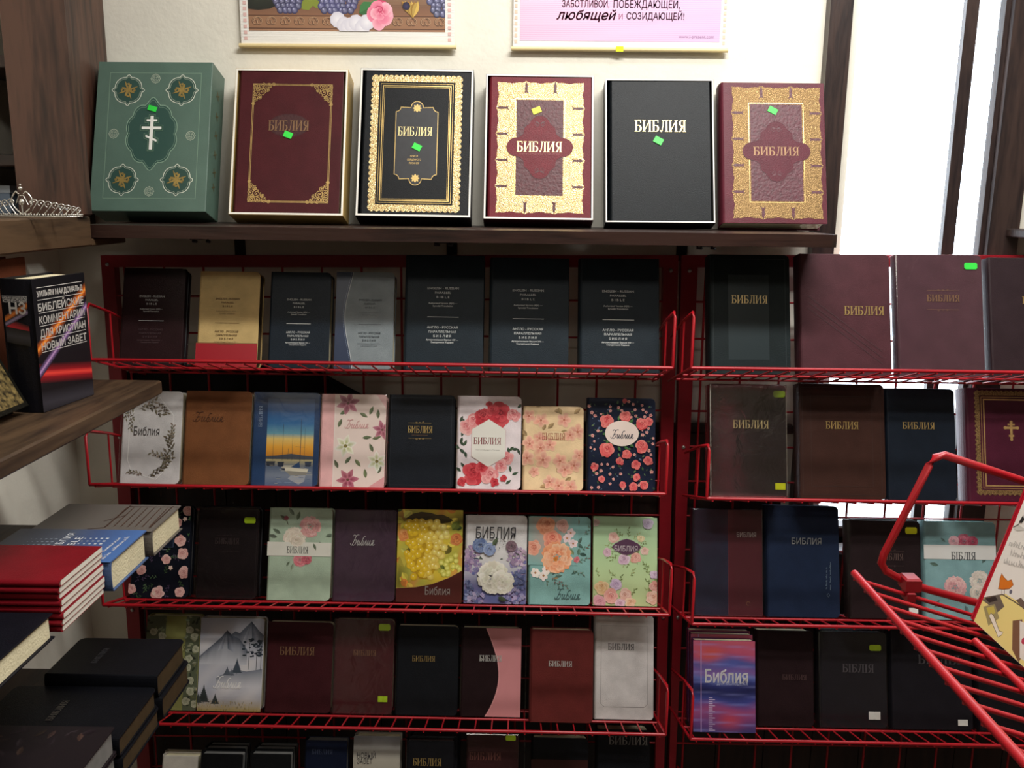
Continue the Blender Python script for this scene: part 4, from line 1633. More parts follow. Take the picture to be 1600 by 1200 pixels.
b = shelf_book(L1, 183, 283, 419, 'dark brown leather parallel bible, leftmost on the top shelf of the left rack', '#2b1a1c', group=G1, edge='zip', gloss=.3)
parallel(b, 'silver', '#5a474a')
b = shelf_book(L1, 304, 401, 424, 'tan parallel bible with a red band along the bottom', '#c8ac74', group=G1, edge='gilt', gloss=.5)
p = b.pr(); p.rect(-b.w / 2, 0, b.w / 2, b.h * .245, '#a5202c'); p.rect(-b.w / 2, b.h * .245, b.w / 2, b.h * .252, '#7c5a35'); b.put(p, 'red_band')
parallel(b, '#7d6540')
b = shelf_book(L1, 416, 513, 425, 'small navy parallel bible with silver lettering, right of the tan one', '#18222c', group=G1, gloss=.4)
parallel(b, 'silver')
b = shelf_book(L1, 521, 613, 425, 'grey parallel bible with a curved navy strip down its spine', '#7f888c', group=G1, gloss=.4)
p = b.pr(); xs = lambda t: b.w * (-.27 + .075 * math.cos(t * 5.2 + .3))
pts = [(-b.w / 2, 0)] + [(xs(i / 24), b.h * i / 24) for i in range(25)] + [(-b.w / 2, b.h)]
p.poly(pts, '#26344f'); p.stroke([(xs(i / 24) + .0012, b.h * i / 24) for i in range(25)], .0008, '#c8ccd0')
for i in range(60):
    p.line(xs(i / 60) - .0024, b.h * i / 60, xs((i + .5) / 60) - .0024, b.h * (i + .5) / 60, .0006, '#9fb0c8')
b.put(p, 'navy_strip'); parallel(b, '#5d666c', xo=.1)
for (a, c_, vt, lab) in ((628, 754, 399, 'big navy parallel bible with silver text, first of the three on the top shelf'), (762, 888, 403, 'big navy parallel bible, middle of the three large ones on the top shelf'), (903, 1030, 404, 'big navy parallel bible, beside the right post of the left rack')):
    b = shelf_book(L1, a, c_, vt, lab, '#1b262e', group=G1, style='hard', r=.001, gloss=.45, t=.04)
    parallel(b, 'silver')

# ---- second shelf
def art(b):
    p = b.pr()
    return p, (lambda u: u * b.w - b.w / 2), (lambda v: v * b.h), p.rng


b = shelf_book(L2, 184, 279, 611, 'white bible with a sepia olive branch wreath', '#d9d6d4', group=G2, gloss=.35)
p, X, Y, r = art(b)
oc = [(.22, .12), (.62, .05), (.86, .22), (.86, .74), (.62, .93), (.22, .80), (.14, .68), (.14, .25)]
p.stroke([(X(u), Y(v)) for u, v in oc], .0016, '#f4f2ee', True)
for (u, v, an, l, cu) in ((.28, .80, .3, .04, .3), (.2, .76, -1.9, .035, .3), (.36, .86, -.3, .045, -.4), (.22, .85, -2.3, .035, .3), (.6, .88, -.7, .03, -.3), (.86, .30, 1.6, .04, .4), (.88, .38, 1.9, .035, -.2), (.82, .26, 2.6, .04, .3), (.66, .16, .6, .04, .3), (.5, .09, .4, .04, .3), (.40, .09, 2.7, .03, .3), (.75, .17, 1.3, .035, .3), (.85, .48, 1.4, .03, .2)):
    p.sprig(X(u), Y(v), l, an, r.choice(['#857a66', '#958a74', '#a79c86', '#6f6552']), 8, cu, .0008, .27, '#4c4440')
b.put(p); b.title(209, 250, 667, 680, 'Библия', '#4a4644', 'sans', 0, 0)
b.wrap(.05)
b = shelf_book(L2, 282, 388, 611, 'plain tan brown leather bible with a faint script title', '#7a4c2c', group=G2, gloss=.6)
b.script(303, 352, 644, 658, '#50301c')
b = shelf_book(L2, 389, 496, 613, 'blue bible with sailboats at sunset', '#2c4468', group=G2, gloss=.28)
p, X, Y, r = art(b)
x0, x1, y0, y1 = X(.23), X(.92), Y(0), Y(.93)
p.grad(x0, y0, x1, y1, [(0, '#55688a'), (.12, '#7d8796'), (.22, '#5b6a80'), (.29, '#b8ae86'), (.305, '#d9c98c')])
p.grad(x0, y0, x1, y1, [(.305, '#5a5550'), (.33, '#77705f'), (.345, '#d9902f'), (.45, '#e9a93d'), (.54, '#e6c873'), (.60, '#6aa0b0'), (.72, '#2a6aa0'), (.86, '#2c5484'), (1, '#34507a')])
p.poly([(x0, Y(.315)), (X(.4), Y(.325)), (X(.6), Y(.345)), (X(.75), Y(.33)), (x1, Y(.318)), (x1, Y(.285)), (x0, Y(.285))], '#4f5560')
for (u, v0, v1, w_) in ((.33, .27, .56, .0006), (.47, .27, .66, .0008), (.61, .27, .55, .0006), (.73, .25, .72, .0012), (.79, .27, .62, .0006), (.55, .28, .4, .0006)):
    p.line(X(u), Y(v0), X(u) + .0005, Y(v1), w_, '#33404c')
p.line(X(.66), Y(.42), X(.8), Y(.415), .0007, '#33404c')
for (u, v, s_, c_) in ((.30, .24, .14, '#3a4048'), (.55, .20, .2, '#b9b4a2'), (.45, .235, .1, '#2c3644'), (.85, .24, .1, '#39465a')):
    p.poly([(X(u - s_ / 2), Y(v + .02)), (X(u + s_ / 2), Y(v + .022)), (X(u + s_ * .4), Y(v - .012)), (X(u - s_ * .4), Y(v - .012))], c_)
    p.poly([(X(u - s_ / 2), Y(v - .012)), (X(u + s_ / 2), Y(v - .012)), (X(u + s_ * .3), Y(v - .03)), (X(u - s_ * .3), Y(v - .03))], '#2a3344')
p.poly([(X(.51), Y(.20)), (X(.86), Y(.185)), (X(.82), Y(.12)), (X(.6), Y(.115)), (X(.52), Y(.16))], '#d8d2bc')
p.poly([(X(.51), Y(.165)), (X(.85), Y(.15)), (X(.82), Y(.12)), (X(.6), Y(.112))], '#8d8a80')
p.poly([(X(.60), Y(.112)), (X(.82), Y(.118)), (X(.80), Y(.05)), (X(.72), Y(.02)), (X(.56), Y(.08))], '#9fa4ac')
p.poly([(X(.60), Y(.20)), (X(.72), Y(.26)), (X(.74), Y(.2))], '#2c4a70')
for i in range(26):
    u, v = r.uniform(.25, .85), r.uniform(.01, .22)
    p.line(X(u), Y(v), X(u + r.uniform(.03, .1)), Y(v), .0006, r.choice(['#8fa0b8', '#3f5270', '#c9c09c']))
b.put(p)
b.title(404, 411, 634, 667, 'БИБЛИЯ', '#8fa3bd', 'serif', ang=math.pi / 2)
b.wrap(.06)
b = shelf_book(L2, 496, 600, 616, 'pink and cream bible with lilies', '#e8b6b4', group=G2, gloss=.28)
p, X, Y, r = art(b)
p.rect(X(.22), Y(0), X(1), Y(1), '#efdcd2'); p.line(X(.225), 0, X(.225), b.h, .001, '#f6ece4')
p.poly([(X(.75), Y(0)), (X(1), Y(0)), (X(1), Y(.12))], '#e4a6a8'); p.poly([(X(.85), Y(1)), (X(1), Y(1)), (X(1), Y(.85))], '#e9bfbc')
for (u, v, an) in ((.3, .78, .5), (.6, .8, -.5), (.75, .78, 1.2), (.88, .74, 1.6), (.65, .53, .1), (.8, .52, .3), (.4, .25, .9), (.55, .3, -.9), (.3, .2, 2), (.82, .38, 2), (.9, .15, 1.2), (.72, .1, 1.7), (.28, .64, 1.2)):
    p.leaf(X(u), Y(v), .02, an, jit('#6f7a58', r, .2), .4)
p.flower(X(.42), Y(.90), .026, 6, '#8d3450', '#c98a98', '#7a5040', .3, .5, .12, True)
p.flower(X(.95), Y(.62), .022, 6, '#8d3450', '#c98a98', '#7a5040', .8, .5, .12, True)
p.flower(X(.40), Y(.44), .025, 6, '#b9bf7e', '#f4f0e6', '#8a8040', .3, .55, .16, True)
p.flower(X(.88), Y(.28), .023, 6, '#b9bf7e', '#f4f0e6', '#8a8040', .6, .55, .16, True)
p.flower(X(.45), Y(.08), .025, 6, '#8d2c4a', '#c9808e', '#7a5040', .1, .5, .12, True)
b.put(p); b.script(540, 578, 656, 669, '#d39a9a'); b.wrap(.05)
b = shelf_book(L2, 603, 708, 617, 'black leather bible with a gold title between two scrolls', '#161b22', group=G2, gloss=.4)
b.blind(.006, .0008, 1.6)
b.title(637, 676, 666, 676, 'БИБЛИЯ', 'gold')
def flourish(b, u, v0, v1, wpx, mat):
    p = b.pr(.0010)
    for v, sg in ((v0, 1), (v1, -1)):
        q = b.uv(u, v); e = abs(b.uv(u + wpx / 2, v)[0] - q[0])
        p.line(q[0] - e, q[1], q[0] + e, q[1], .0005, '#fff')
        for s2 in (-1, 1):
            p.spiral(q[0] + s2 * e * .28, q[1] + sg * .0012, .0022, 0, 1.2, .0005, '#fff', s2)
        p.disc(q[0], q[1] + sg * .001, .0009, '#fff')
    p.build('gold_ornament', mat, b.root)
flourish(b, 656, 661, 685, 36, gold_mat())
p = b.pr(.001); q = b.uv(656, 680); p.text('КНИГИ СВЯЩЕННОГО ПИСАНИЯ', q[0], q[1], .033, .0018, '#fff', 'sans'); p.build('subtitle', gold_mat('dull bronze foil', '#8a6a4c', .45, .4), b.root)
b = shelf_book(L2, 711, 813, 619, 'white bible with red roses round a pale hexagon', '#e3d8da', group=G2, gloss=.28)
p, X, Y, r = art(b)
for k in range(26):
    u, v = r.choice([(r.uniform(.15, .95), r.uniform(.70, .9)), (r.uniform(.05, .9), r.uniform(.06, .28)), (r.uniform(.05, .2), r.uniform(.4, .75)), (r.uniform(.8, .95), r.uniform(.25, .5))])
    p.leaf(X(u), Y(v), .014, r.uniform(0, 6.3), jit('#3f5340', r, .25), .45)
for (u, v, s_, red) in ((.16, .66, .014, 0), (.26, .74, .013, 0), (.40, .77, .016, 1), (.66, .80, .022, 1), (.56, .84, .012, 1), (.88, .80, .012, 0), (.50, .91, .006, 1), (.78, .33, .013, 0), (.70, .25, .012, 0), (.28, .17, .021, 1), (.52, .16, .016, 0), (.40, .24, .012, 1), (.10, .08, .008, 1), (.74, .12, .006, 1), (.6, .08, .008, 1)):
    p.rose(X(u), Y(v), s_, *(('#8e1424', '#c22a38', '#dd5c62') if red else ('#c24a55', '#e48a8c', '#f3c6c0')))
hx = [(X(.50), Y(.24)), (X(.76), Y(.35)), (X(.76), Y(.64)), (X(.50), Y(.75)), (X(.24), Y(.64)), (X(.24), Y(.35))]
p.poly(hx, '#e6e4da'); p.stroke(hx, .0008, '#cfa9a4', True)
b.put(p); b.title(740, 783, 684, 694, 'БИБЛИЯ', '#7e2b32')
p = b.pr(.0012); q = b.uv(762, 703); p.text('Книги Священного Писания', q[0], q[1], .05, .0022, '#a9a49c', 'sans'); p.build('subtitle', ink('#9a958c'), b.root)
b = shelf_book(L2, 815, 911, 635, 'shorter cream bible with washed peach blossoms', '#e7cba0', group=G2, gloss=.28)
p, X, Y, r = art(b)
for k in range(18):
    p.leaf(X(r.random()), Y(r.random()), .018, r.uniform(0, 6.3), jit('#b59a6c', r, .15), .5)
for (u, v, s_) in ((.3, .83, .013), (.1, .88, .012), (.68, .84, .013), (.9, .7, .014), (.78, .66, .012), (.12, .55, .013), (.28, .62, .012), (.3, .5, .014), (.45, .54, .012), (.08, .38, .014), (.34, .36, .015), (.62, .35, .014), (.85, .3, .013), (.7, .25, .013), (.93, .42, .012), (.6, .06, .014), (.8, .05, .013), (.45, .1, .012), (.2, .22, .01)):
    p.flower(X(u), Y(v), s_ * 1.25, 5, '#d98a7c', '#edbfa2', '#c9785e', None, .8, .16)
p.disc(X(.53), Y(.66), .022, '#e8cfa4', None, 20, .009); p.stroke([(X(.53) + .022 * math.cos(i * .35), Y(.66) + .009 * math.sin(i * .35)) for i in range(18)], .0006, '#c79a72', True)
b.put(p); b.title(847, 883, 677, 687, 'БИБЛИЯ', '#a45a48')
b = shelf_book(L2, 916, 1024, 622, 'navy bible with a rose wreath round a white oval label', '#1d2438', group=G2, gloss=.28)
p, X, Y, r = art(b)
av = lambda x, y: (x - X(.5)) ** 2 / (.034 ** 2) + (y - Y(.62)) ** 2 / (.04 ** 2) < 1
p.scatter(90, X(.02), Y(.02), X(.98), Y(.98), lambda x, y: p.leaf(x, y, r.uniform(.004, .009), r.uniform(0, 6.3), jit(r.choice(['#4a6b44', '#3a5240', '#6c8a5a', '#5a708a']), r, .2), .45), .006, av)
p.scatter(62, X(.03), Y(.03), X(.97), Y(.97), lambda x, y: p.flower(x, y, r.uniform(.0028, .0042), 5, '#e9a99c', '#dba29c', '#c9504e', None, .8, .3), .0075, av)
p.scatter(9, X(.05), Y(.03), X(.95), Y(.40), lambda x, y: p.rose(x, y, r.uniform(.006, .009), '#b0323a', '#e0545a', '#f09088'), .02, av)
p.rose(X(.9), Y(.75), .008, '#b0323a', '#e0545a', '#f09088'); p.disc(X(.55), Y(.97), .005, '#b8474a')
for k in range(14):
    a = k * 2 * math.pi / 14
    p.leaf(X(.5) + .028 * math.cos(a), Y(.62) + .028 * math.sin(a), .012, a + r.uniform(-.8, .8), jit('#4d7a45', r, .2), .5)
for (u, v, s_) in ((.29, .75, .012), (.55, .80, .011), (.80, .72, .011), (.80, .48, .012), (.30, .44, .014), (.58, .40, .009)):
    p.rose(X(u), Y(v), s_, '#b8353c', '#e2585a', '#f29a90')
p.disc(X(.51), Y(.62), b.w * .245, '#eedcd2', None, 28, b.w * .185)
b.put(p); b.script(955, 991, 672, 685, '#2c3140', .07)

# ---- third shelf
b = shelf_book(L3, 200, 292, 790, 'black bible with pink roses behind the stacked books', '#171a24', group=G3, edge='zip', gloss=.3, d=.10)
p, X, Y, r = art(b)
p.scatter(40, X(.02), Y(.02), X(.98), Y(.98), lambda x, y: p.sprig(x, y, .016, r.uniform(0, 6.3), r.choice(['#5d7a55', '#47603f', '#5a4a66']), 5, .4, .0006, .4), .012)
for (u, v, s_) in ((.20, .30, .010), (.5, .06, .012), (.88, .07, .010), (.93, .28, .011), (.9, .48, .011), (.62, .42, .009), (.85, .62, .011), (.2, .52, .011), (.05, .1, .009), (.95, .95, .010), (.78, .82, .009), (.3, .9, .01), (.5, .74, .011), (.1, .75, .01)):
    p.rose(X(u), Y(v), s_, '#c9827e', '#e6aaa2', '#f5d0c6')
p.scatter(8, X(.05), Y(.05), X(.95), Y(.95), lambda x, y: p.flower(x, y, .005, 5, '#f0d9c8', '#e8c8b8', None), .03)
p.rect(X(.25), Y(.55), X(.73), Y(.76), '#1a2233'); p.frame(X(.25), Y(.55), X(.73), Y(.76), .0006, '#6a7a99')
b.put(p); b.title(226, 263, 838, 847, 'БИБЛИЯ', '#d8d8d8')
p = b.pr(.0012); q = b.uv(246, 858); p.text('Книги Священного Писания', q[0], q[1], .04, .0018, '#fff', 'sans'); p.build('subtitle', ink('#b9bcc6'), b.root)
b = shelf_book(L3, 303, 400, 793, 'black zip bible with a lime sticker, on the third shelf', '#1a1314', group=G3, edge='zip', gloss=.5, t=.044)
b.blind(.004, .0008, 1.8)
b.title(336, 374, 841, 850, 'БИБЛИЯ', '#3a2d2c'); flourish(b, 356, 837, 861, 36, ink('#3a2d2c'))
b.sticker(391, 813, 18, 9, 'yg', True); b.wrap(.05)
b = shelf_book(L3, 414, 515, 794, 'mint bible with peonies above a white title band', '#a9bba4', group=G3, gloss=.28, d=.10)
p, X, Y, r = art(b)
for (u, v, an) in ((.2, .72, 2.6), (.45, .87, 1.3), (.8, .64, -.9), (.9, .7, .2), (.15, .68, 2.9), (.7, .62, -1.4), (.4, .92, 2.2), (.3, .86, 2.5)):
    p.leaf(X(u), Y(v), .02, an, jit('#6f7d66', r, .2), .4)
p.peony(X(.42), Y(.67), .021, '#b9a690', '#d9cbb6', '#eee4d4'); p.peony(X(.66), Y(.80), .020, '#a85a62', '#cf9490', '#e8c2b8')
p.disc(X(.28), Y(.89), .005, '#94505a'); p.leaf(X(.28), Y(.88), .014, -1.2, '#7a806a', .2)
p.peony(X(.52), Y(.44), .013, '#a0344a', '#cf6a76', '#e8a6a6'); p.peony(X(.62), Y(.45), .010, '#8e2c40', '#b04858', '#d9838a')
p.leaf(X(.36), Y(.42), .012, -2.2, '#6f7d66', .4); p.leaf(X(.42), Y(.4), .015, -1.9, '#9aa58c', .4)
p.rect(X(0), Y(.48), X(1), Y(.63), '#dedccf'); p.peony(X(.46), Y(.655), .013, '#b9a690', '#d9cbb6', '#eee4d4'); p.leaf(X(.72), Y(.62), .016, -1.2, '#6f7d66', .35)
b.put(p); b.title(448, 482, 854, 864, 'БИБЛИЯ', '#3a3a38')
b = shelf_book(L3, 517, 616, 797, 'plum purple bible with a silver script title', '#43303f', group=G3, gloss=.35)
b.script(549, 587, 836, 852, 'silver'); b.wrap(.07)
b = shelf_book(L3, 618, 721, 796, 'bible with a yellow grape bunch over a brown curved band', '#4d2420', group=G3, gloss=.28, r=.008)
p, X, Y, r = art(b)
def bg(u, v):
    n_ = .5 + .5 * math.sin(7 * u + 3 * math.sin(5 * v)) * math.cos(9 * v + 2 * u)
    c_ = mixc('#e0bf3a', '#b3b04a', n_)
    c_ = mixc(c_, '#d98a4a', max(0, math.sin(11 * u - 6 * v)) ** 3 * .7)
    c_ = mixc(c_, '#3f4a22', max(0, 1 - abs(u - .05) * 5) * max(0, math.sin(6 * v)) * .8)
    return mixc(c_, '#4a3f1e', max(0, 1 - abs(v - .88) * 9) * .8)
p.field(X(0), Y(0), X(1), Y(1), 22, 30, bg)
for k in range(46):
    p.leaf(X(r.choice([r.uniform(0, .22), r.uniform(.7, 1)])), Y(r.uniform(.2, 1)), r.uniform(.01, .026), r.uniform(0, 6.3), jit(r.choice(['#c9c04a', '#6d7a34', '#d98a3c', '#efd95a', '#7a6a2c', '#d2ce66', '#46592c']), r, .2), .7)
p.rose(X(.10), Y(.72), .012, '#b8602e', '#d9884a', '#ecb470'); p.rose(X(.9), Y(.68), .012, '#9c4a2a', '#c9703c', '#e09a5a')
p.leaf(X(.12), Y(.9), .07, .12, '#4a3c20', .3); p.leaf(X(.5), Y(.91), .05, -.1, '#443818', .4)
gr = []
while len(gr) < 92:
    u, v = r.uniform(.12, .80), r.uniform(.27, .87)
    wd = .13 + .19 * math.sin(min(1, (v - .25) / .45) * math.pi / 2)
    if abs(u - (.42 + .06 * (v - .5))) > wd or any((u - a) ** 2 * .55 + (v - c_) ** 2 < .00085 for a, c_ in gr[-40:]):
        if r.random() < .97:
            continue
        u = .44 + r.uniform(-.12, .12)
    gr.append((u, v))
p.poly([(X(.30), Y(.30)), (X(.36), Y(.25)), (X(.52), Y(.25)), (X(.62), Y(.40)), (X(.70), Y(.68)), (X(.60), Y(.84)), (X(.36), Y(.85)), (X(.16), Y(.74)), (X(.22), Y(.5))], '#b8921e')
for u, v in gr:
    g_ = mixc('#ecc92e', '#f2ec90', max(0, min(1, (u - .35) * 2.2 + r.uniform(-.2, .2))))
    p.disc(X(u), Y(v), r.uniform(.0066, .0080), g_, mixc(g_, '#b8861a', .55), 14); p.disc(X(u) - .0014, Y(v) + .0020, .0016, '#fbf3c0', None, 6)
for k in range(16):
    p.disc(X(.80 + r.uniform(-.12, .18)), Y(.36 + r.uniform(-.1, .16)), .0058, '#eee88a', '#c4c04a')
p.poly([(X(0), Y(0)), (X(1), Y(0)), (X(1), Y(.35)), (X(.8), Y(.27)), (X(.55), Y(.20)), (X(.3), Y(.165)), (X(0), Y(.15))], '#4d211c')
p.stroke([(X(1), Y(.35)), (X(.8), Y(.27)), (X(.55), Y(.20)), (X(.3), Y(.165)), (X(0), Y(.15))], .0008, '#c9a25a')
b.put(p); b.title(664, 703, 917, 929, 'Библия', 'silver', 'sans', 0, .0001)
b = shelf_book(L3, 724, 822, 806, 'white bible with a cream peony and violet hydrangeas', '#d6d4d2', group=G3, gloss=.22, r=.008)
p, X, Y, r = art(b)
def hyd(u, v, s_, cols, n):
    for k in range(n):
        a, q = r.uniform(0, 6.3), s_ * math.sqrt(r.random())
        p.flower(X(u) + q * math.cos(a), Y(v) + q * math.sin(a), r.uniform(.0035, .0052), 4, r.choice(cols), jit(r.choice(cols), r, .15), None, None, .95)
for k in range(24):
    p.leaf(X(r.random()), Y(r.uniform(.02, .62)), .018, r.uniform(0, 6.3), jit(r.choice(['#5c6656', '#3f4a48', '#47506a']), r, .2), .5)
p.field(X(0), Y(0), X(1), Y(.5), 12, 10, lambda u, v: mixc(mixc('#5a6290', '#7d72a0', .5 + .5 * math.sin(9 * u + 4 * v)), '#d6d4d2', max(0, v * 1.6 - .6)))
hyd(.12, .42, .02, ['#a78fae', '#6a70a0', '#8d7a9c'], 34); hyd(.88, .42, .02, ['#8d86b0', '#6a70a0', '#b9a3c4'], 34)
hyd(.12, .55, .018, ['#a78fae', '#c3a9c0', '#8d7a9c'], 34); hyd(.85, .55, .022, ['#a78fae', '#cdb8c9', '#907c98'], 44); hyd(.93, .28, .02, ['#5c648e', '#7a80a8', '#454c70'], 40); hyd(.06, .15, .02, ['#5c648e', '#8a90b4', '#454c70'], 36); hyd(.2, .04, .02, ['#8d8aa8', '#b9a9c4', '#5c648e'], 30); hyd(.8, .06, .022, ['#6a6e98', '#a99fc0'], 30)
p.peony(X(.25), Y(.66), .014, '#33406a', '#5f719c', '#93a4c4'); p.peony(X(.40), Y(.62), .012, '#47588a', '#7f90b8', '#a9b8d4'); p.peony(X(.75), Y(.66), .010, '#4a3840', '#6d5560', '#9a8088')
for k in range(18):
    p.disc(X(.58 + r.uniform(-.08, .08)), Y(.68 + r.uniform(-.05, .07)), .0009, '#3c4040', None, 5)
p.leaf(X(.45), Y(.66), .02, 1, '#5c6a50', .5)
p.peony(X(.47), Y(.30), .030, '#a9a48e', '#d8d4c0', '#f2efe2'); p.peony(X(.62), Y(.25), .022, '#b9b49c', '#dedac6', '#f4f1e6'); p.leaf(X(.55), Y(.08), .02, -.4, '#47523c', .5)
b.put(p); b.title(744, 806, 824, 841, 'БИБЛИЯ', '#2c2c30', 'sans')
b = shelf_book(L3, 824, 922, 808, 'turquoise bible with a large orange peony bouquet', '#86b3ae', group=G3, gloss=.22, r=.008)
p, X, Y, r = art(b)
for k in range(40):
    u, v = r.uniform(.02, .95), r.uniform(.30, .97)
    if u > .5 and v < .5 and r.random() < .5:
        continue
    p.leaf(X(u), Y(v), r.uniform(.010, .02), r.uniform(0, 6.3), jit(r.choice(['#5f7f70', '#7a957c', '#4a6a62', '#9a8a6a']), r, .2), .45)
for (u, v, an) in ((.25, .36, -1.4), (.4, .32, -1.2), (.5, .28, -.9), (.72, .4, -.6), (.8, .5, .1), (.85, .64, .2), (.9, .8, .8), (.75, .9, 1.2)):
    p.sprig(X(u), Y(v), .024, an, '#6f8a78', 5, .4, .0006, .3, '#c25a5e')
p.field(X(0), Y(.45), X(.8), Y(1), 10, 10, lambda u, v: mixc('#86b3ae', '#c9a294', .75 * max(0, 1 - abs(u - .35) * 1.9) * min(1, v * 3)))
for k in range(16):
    p.leaf(X(r.uniform(.3, .95)), Y(r.uniform(.5, .97)), .016, r.uniform(0, 6.3), jit(r.choice(['#5f7f70', '#8a9a70', '#4a6a62']), r, .2), .45)
p.rose(X(.28), Y(.90), .017, '#c96a4a', '#e39a74', '#f0c0a0'); p.rose(X(.55), Y(.90), .012, '#b87f72', '#d8a698', '#e8c6ba'); p.rose(X(.38), Y(.74), .017, '#cf5a4c', '#ec8c72', '#f6b89a'); p.rose(X(.08), Y(.64), .015, '#d0705a', '#eea48a', '#f6c8b0')
for (u, v) in ((.62, .76), (.72, .70), (.68, .82)):
    p.flower(X(u), Y(v), .010, 5, '#e9c9cc', '#f2dede', '#c98a5a', None, .9)
for (u, v) in ((.12, .36), (.25, .33), (.3, .4)):
    p.flower(X(u), Y(v), .011, 6, '#f3e4d8', '#f6ece4', '#b9804a', None, .8)
p.peony(X(.46), Y(.54), .029, '#d9683e', '#f2a274', '#fbd2ae'); p.disc(X(.44), Y(.52), .005, '#b9742c', '#d98a44'); p.rose(X(.78), Y(.52), .006, '#b0434e', '#d8707a', '#eaa0a4')
b.put(p); b.script(868, 908, 920, 936, '#456060')
b = shelf_book(L3, 926, 1027, 808, 'pale green bible with roses and a purple title plate', '#b3cf9e', group=G3, gloss=.2, r=.009)
p, X, Y, r = art(b)
p.grad(X(0), Y(0), X(1), Y(1), [(0, '#c3cf96'), (.5, '#bcd8a4'), (1, '#a9cba6')])
for k in range(14):
    a = k * 6.283 / 14
    p.sprig(X(.5) + .026 * math.cos(a), Y(.66) + .022 * math.sin(a), .018, a + r.uniform(-.6, .6), r.choice(['#8a9a5c', '#a9b478', '#7a8a50']), 5, .5, .0006, .35)
for (u, v, s_, c3) in ((.32, .77, .010, ('#c98a80', '#e3b4a4', '#f2d6c8')), (.22, .60, .008, ('#b98aa0', '#d9b0c0', '#ecd4dc')), (.48, .53, .011, ('#b58aa8', '#d8b2c8', '#eedce6')), (.66, .54, .010, ('#c97a72', '#e8a898', '#f4d0c0')), (.80, .62, .008, ('#d09a8a', '#e8beae', '#f4dcd0')), (.74, .76, .007, ('#c9b07a', '#e0cfa0', '#f2e8c8'))):
    p.rose(X(u), Y(v), s_, *c3)
for k in range(22):
    u, v = r.choice([(r.uniform(.02, .6), r.uniform(.02, .36)), (r.uniform(.85, 1), r.uniform(.05, .5))])
    p.sprig(X(u), Y(v), .016, r.uniform(.4, 2.6), r.choice(['#8a9a5c', '#a9b478', '#6f7d48']), 5, .5, .0006, .35)
for (u, v, s_, c3) in ((.14, .20, .013, ('#d09a6a', '#e8c08c', '#f4deb4')), (.36, .24, .011, ('#a88ab0', '#cdb2d0', '#e6d6e8')), (.28, .11, .014, ('#c9706a', '#e8a296', '#f6ccc0')), (.50, .13, .012, ('#c98a7a', '#e4b2a0', '#f2d4c6')), (.10, .05, .012, ('#b06a78', '#d894a0', '#ecc0c4')), (.42, .03, .010, ('#b9809a', '#dcaec0', '#eed4de')), (.58, .04, .01, ('#c98a6a', '#e8b890', '#f4dcc0')), (.97, .22, .011, ('#c9706a', '#e8a296', '#f6ccc0')), (.93, .10, .012, ('#d08a72', '#ecb89e', '#f6dccb')), (.95, .36, .008, ('#b99ab8', '#d8c0d8', '#ecdeec')), (.03, .93, .008, ('#a88a8a', '#ccb0aa', '#e2d0c8')), (.85, .93, .01, ('#9a8aa8', '#bcaec6', '#d8d0de'))):
    p.rose(X(u), Y(v), s_, *c3)
pl_ = medallion(X(.52), Y(.665), .0275, .0150, 4, .10, 40, .1)
p.poly(pl_, '#5b3d55'); p.stroke(pl_, .0006, '#8d6a84', True)
b.put(p); b.title(960, 996, 853, 861, 'БИБЛИЯ', '#f0e6ea', 'sans', 0, .0001)

# ---- fourth shelf
b = shelf_book(L4, 222, 306, 962, 'olive green bible with leafy side borders, leftmost on the fourth shelf', '#94955a', group=G4, gloss=.3)
p, X, Y, r = art(b)
for ua, ub in ((0, .36), (.74, 1)):
    p = b.pr()
    p.rect(X(ua), Y(0), X(ub), Y(1), '#5f6650')
    p.scatter(46, X(ua) + .004, Y(.02), X(ub) - .003, Y(.98), lambda x, y: p.leaf(x, y, .011, r.uniform(0, 6.3), jit(r.choice(['#8d9678', '#a9ac8c', '#3f4638', '#767c58']), r, .2), .5), .006)
    p.scatter(9, X(ua) + .006, Y(.04), X(ub) - .004, Y(.96), lambda x, y: p.rose(x, y, .0075, '#8a8f74', '#b0b294', '#cfceb4'), .016)
    b.put(p, 'side_border')
p = b.pr(); p.rect(X(.37), Y(.62), X(.73), Y(.68), '#a9a86e'); b.put(p); b.title(258, 291, 1008, 1017, 'БИБЛИЯ', '#5a5a38')
b = shelf_book(L4, 307, 407, 966, 'bible with misty mountains and pine trees', '#c9c8cc', group=G4, gloss=.25, r=.008)
p, X, Y, r = art(b)
def mist(u, v):
    n_ = .5 + .25 * math.sin(6 * u + 11 * v + 2 * math.sin(9 * v)) + .25 * math.sin(13 * u - 17 * v)
    c_ = mixc('#b9bcc8', '#e2dfe0', n_)
    c_ = mixc(c_, '#7e8492', max(0, min(1, (v - .78) * 4)) * (.35 + .5 * n_))
    return mixc(c_, '#a8924a', max(0, 1 - v / .14))
p.field(X(0), Y(0), X(1), Y(1), 20, 30, mist)
def slope(pts, base, c1, c2):
    for (ua, va), (ub, vb) in zip(pts, pts[1:]):
        p.polyc([(X(ua), Y(base)), (X(ub), Y(base)), (X(ub), Y(vb)), (X(ua), Y(va))], [c2, c2, c1, c1])
slope([(.45, .80), (.55, .86), (.62, .84), (.70, .90), (.80, .97), (.88, .90), (1, .82)], .56, '#59616e', '#cfd0d8')
slope([(0, .58), (.12, .66), (.25, .74), (.34, .80), (.42, .87), (.52, .81), (.62, .78), (.75, .66)], .50, '#5a6270', '#d3d4da')
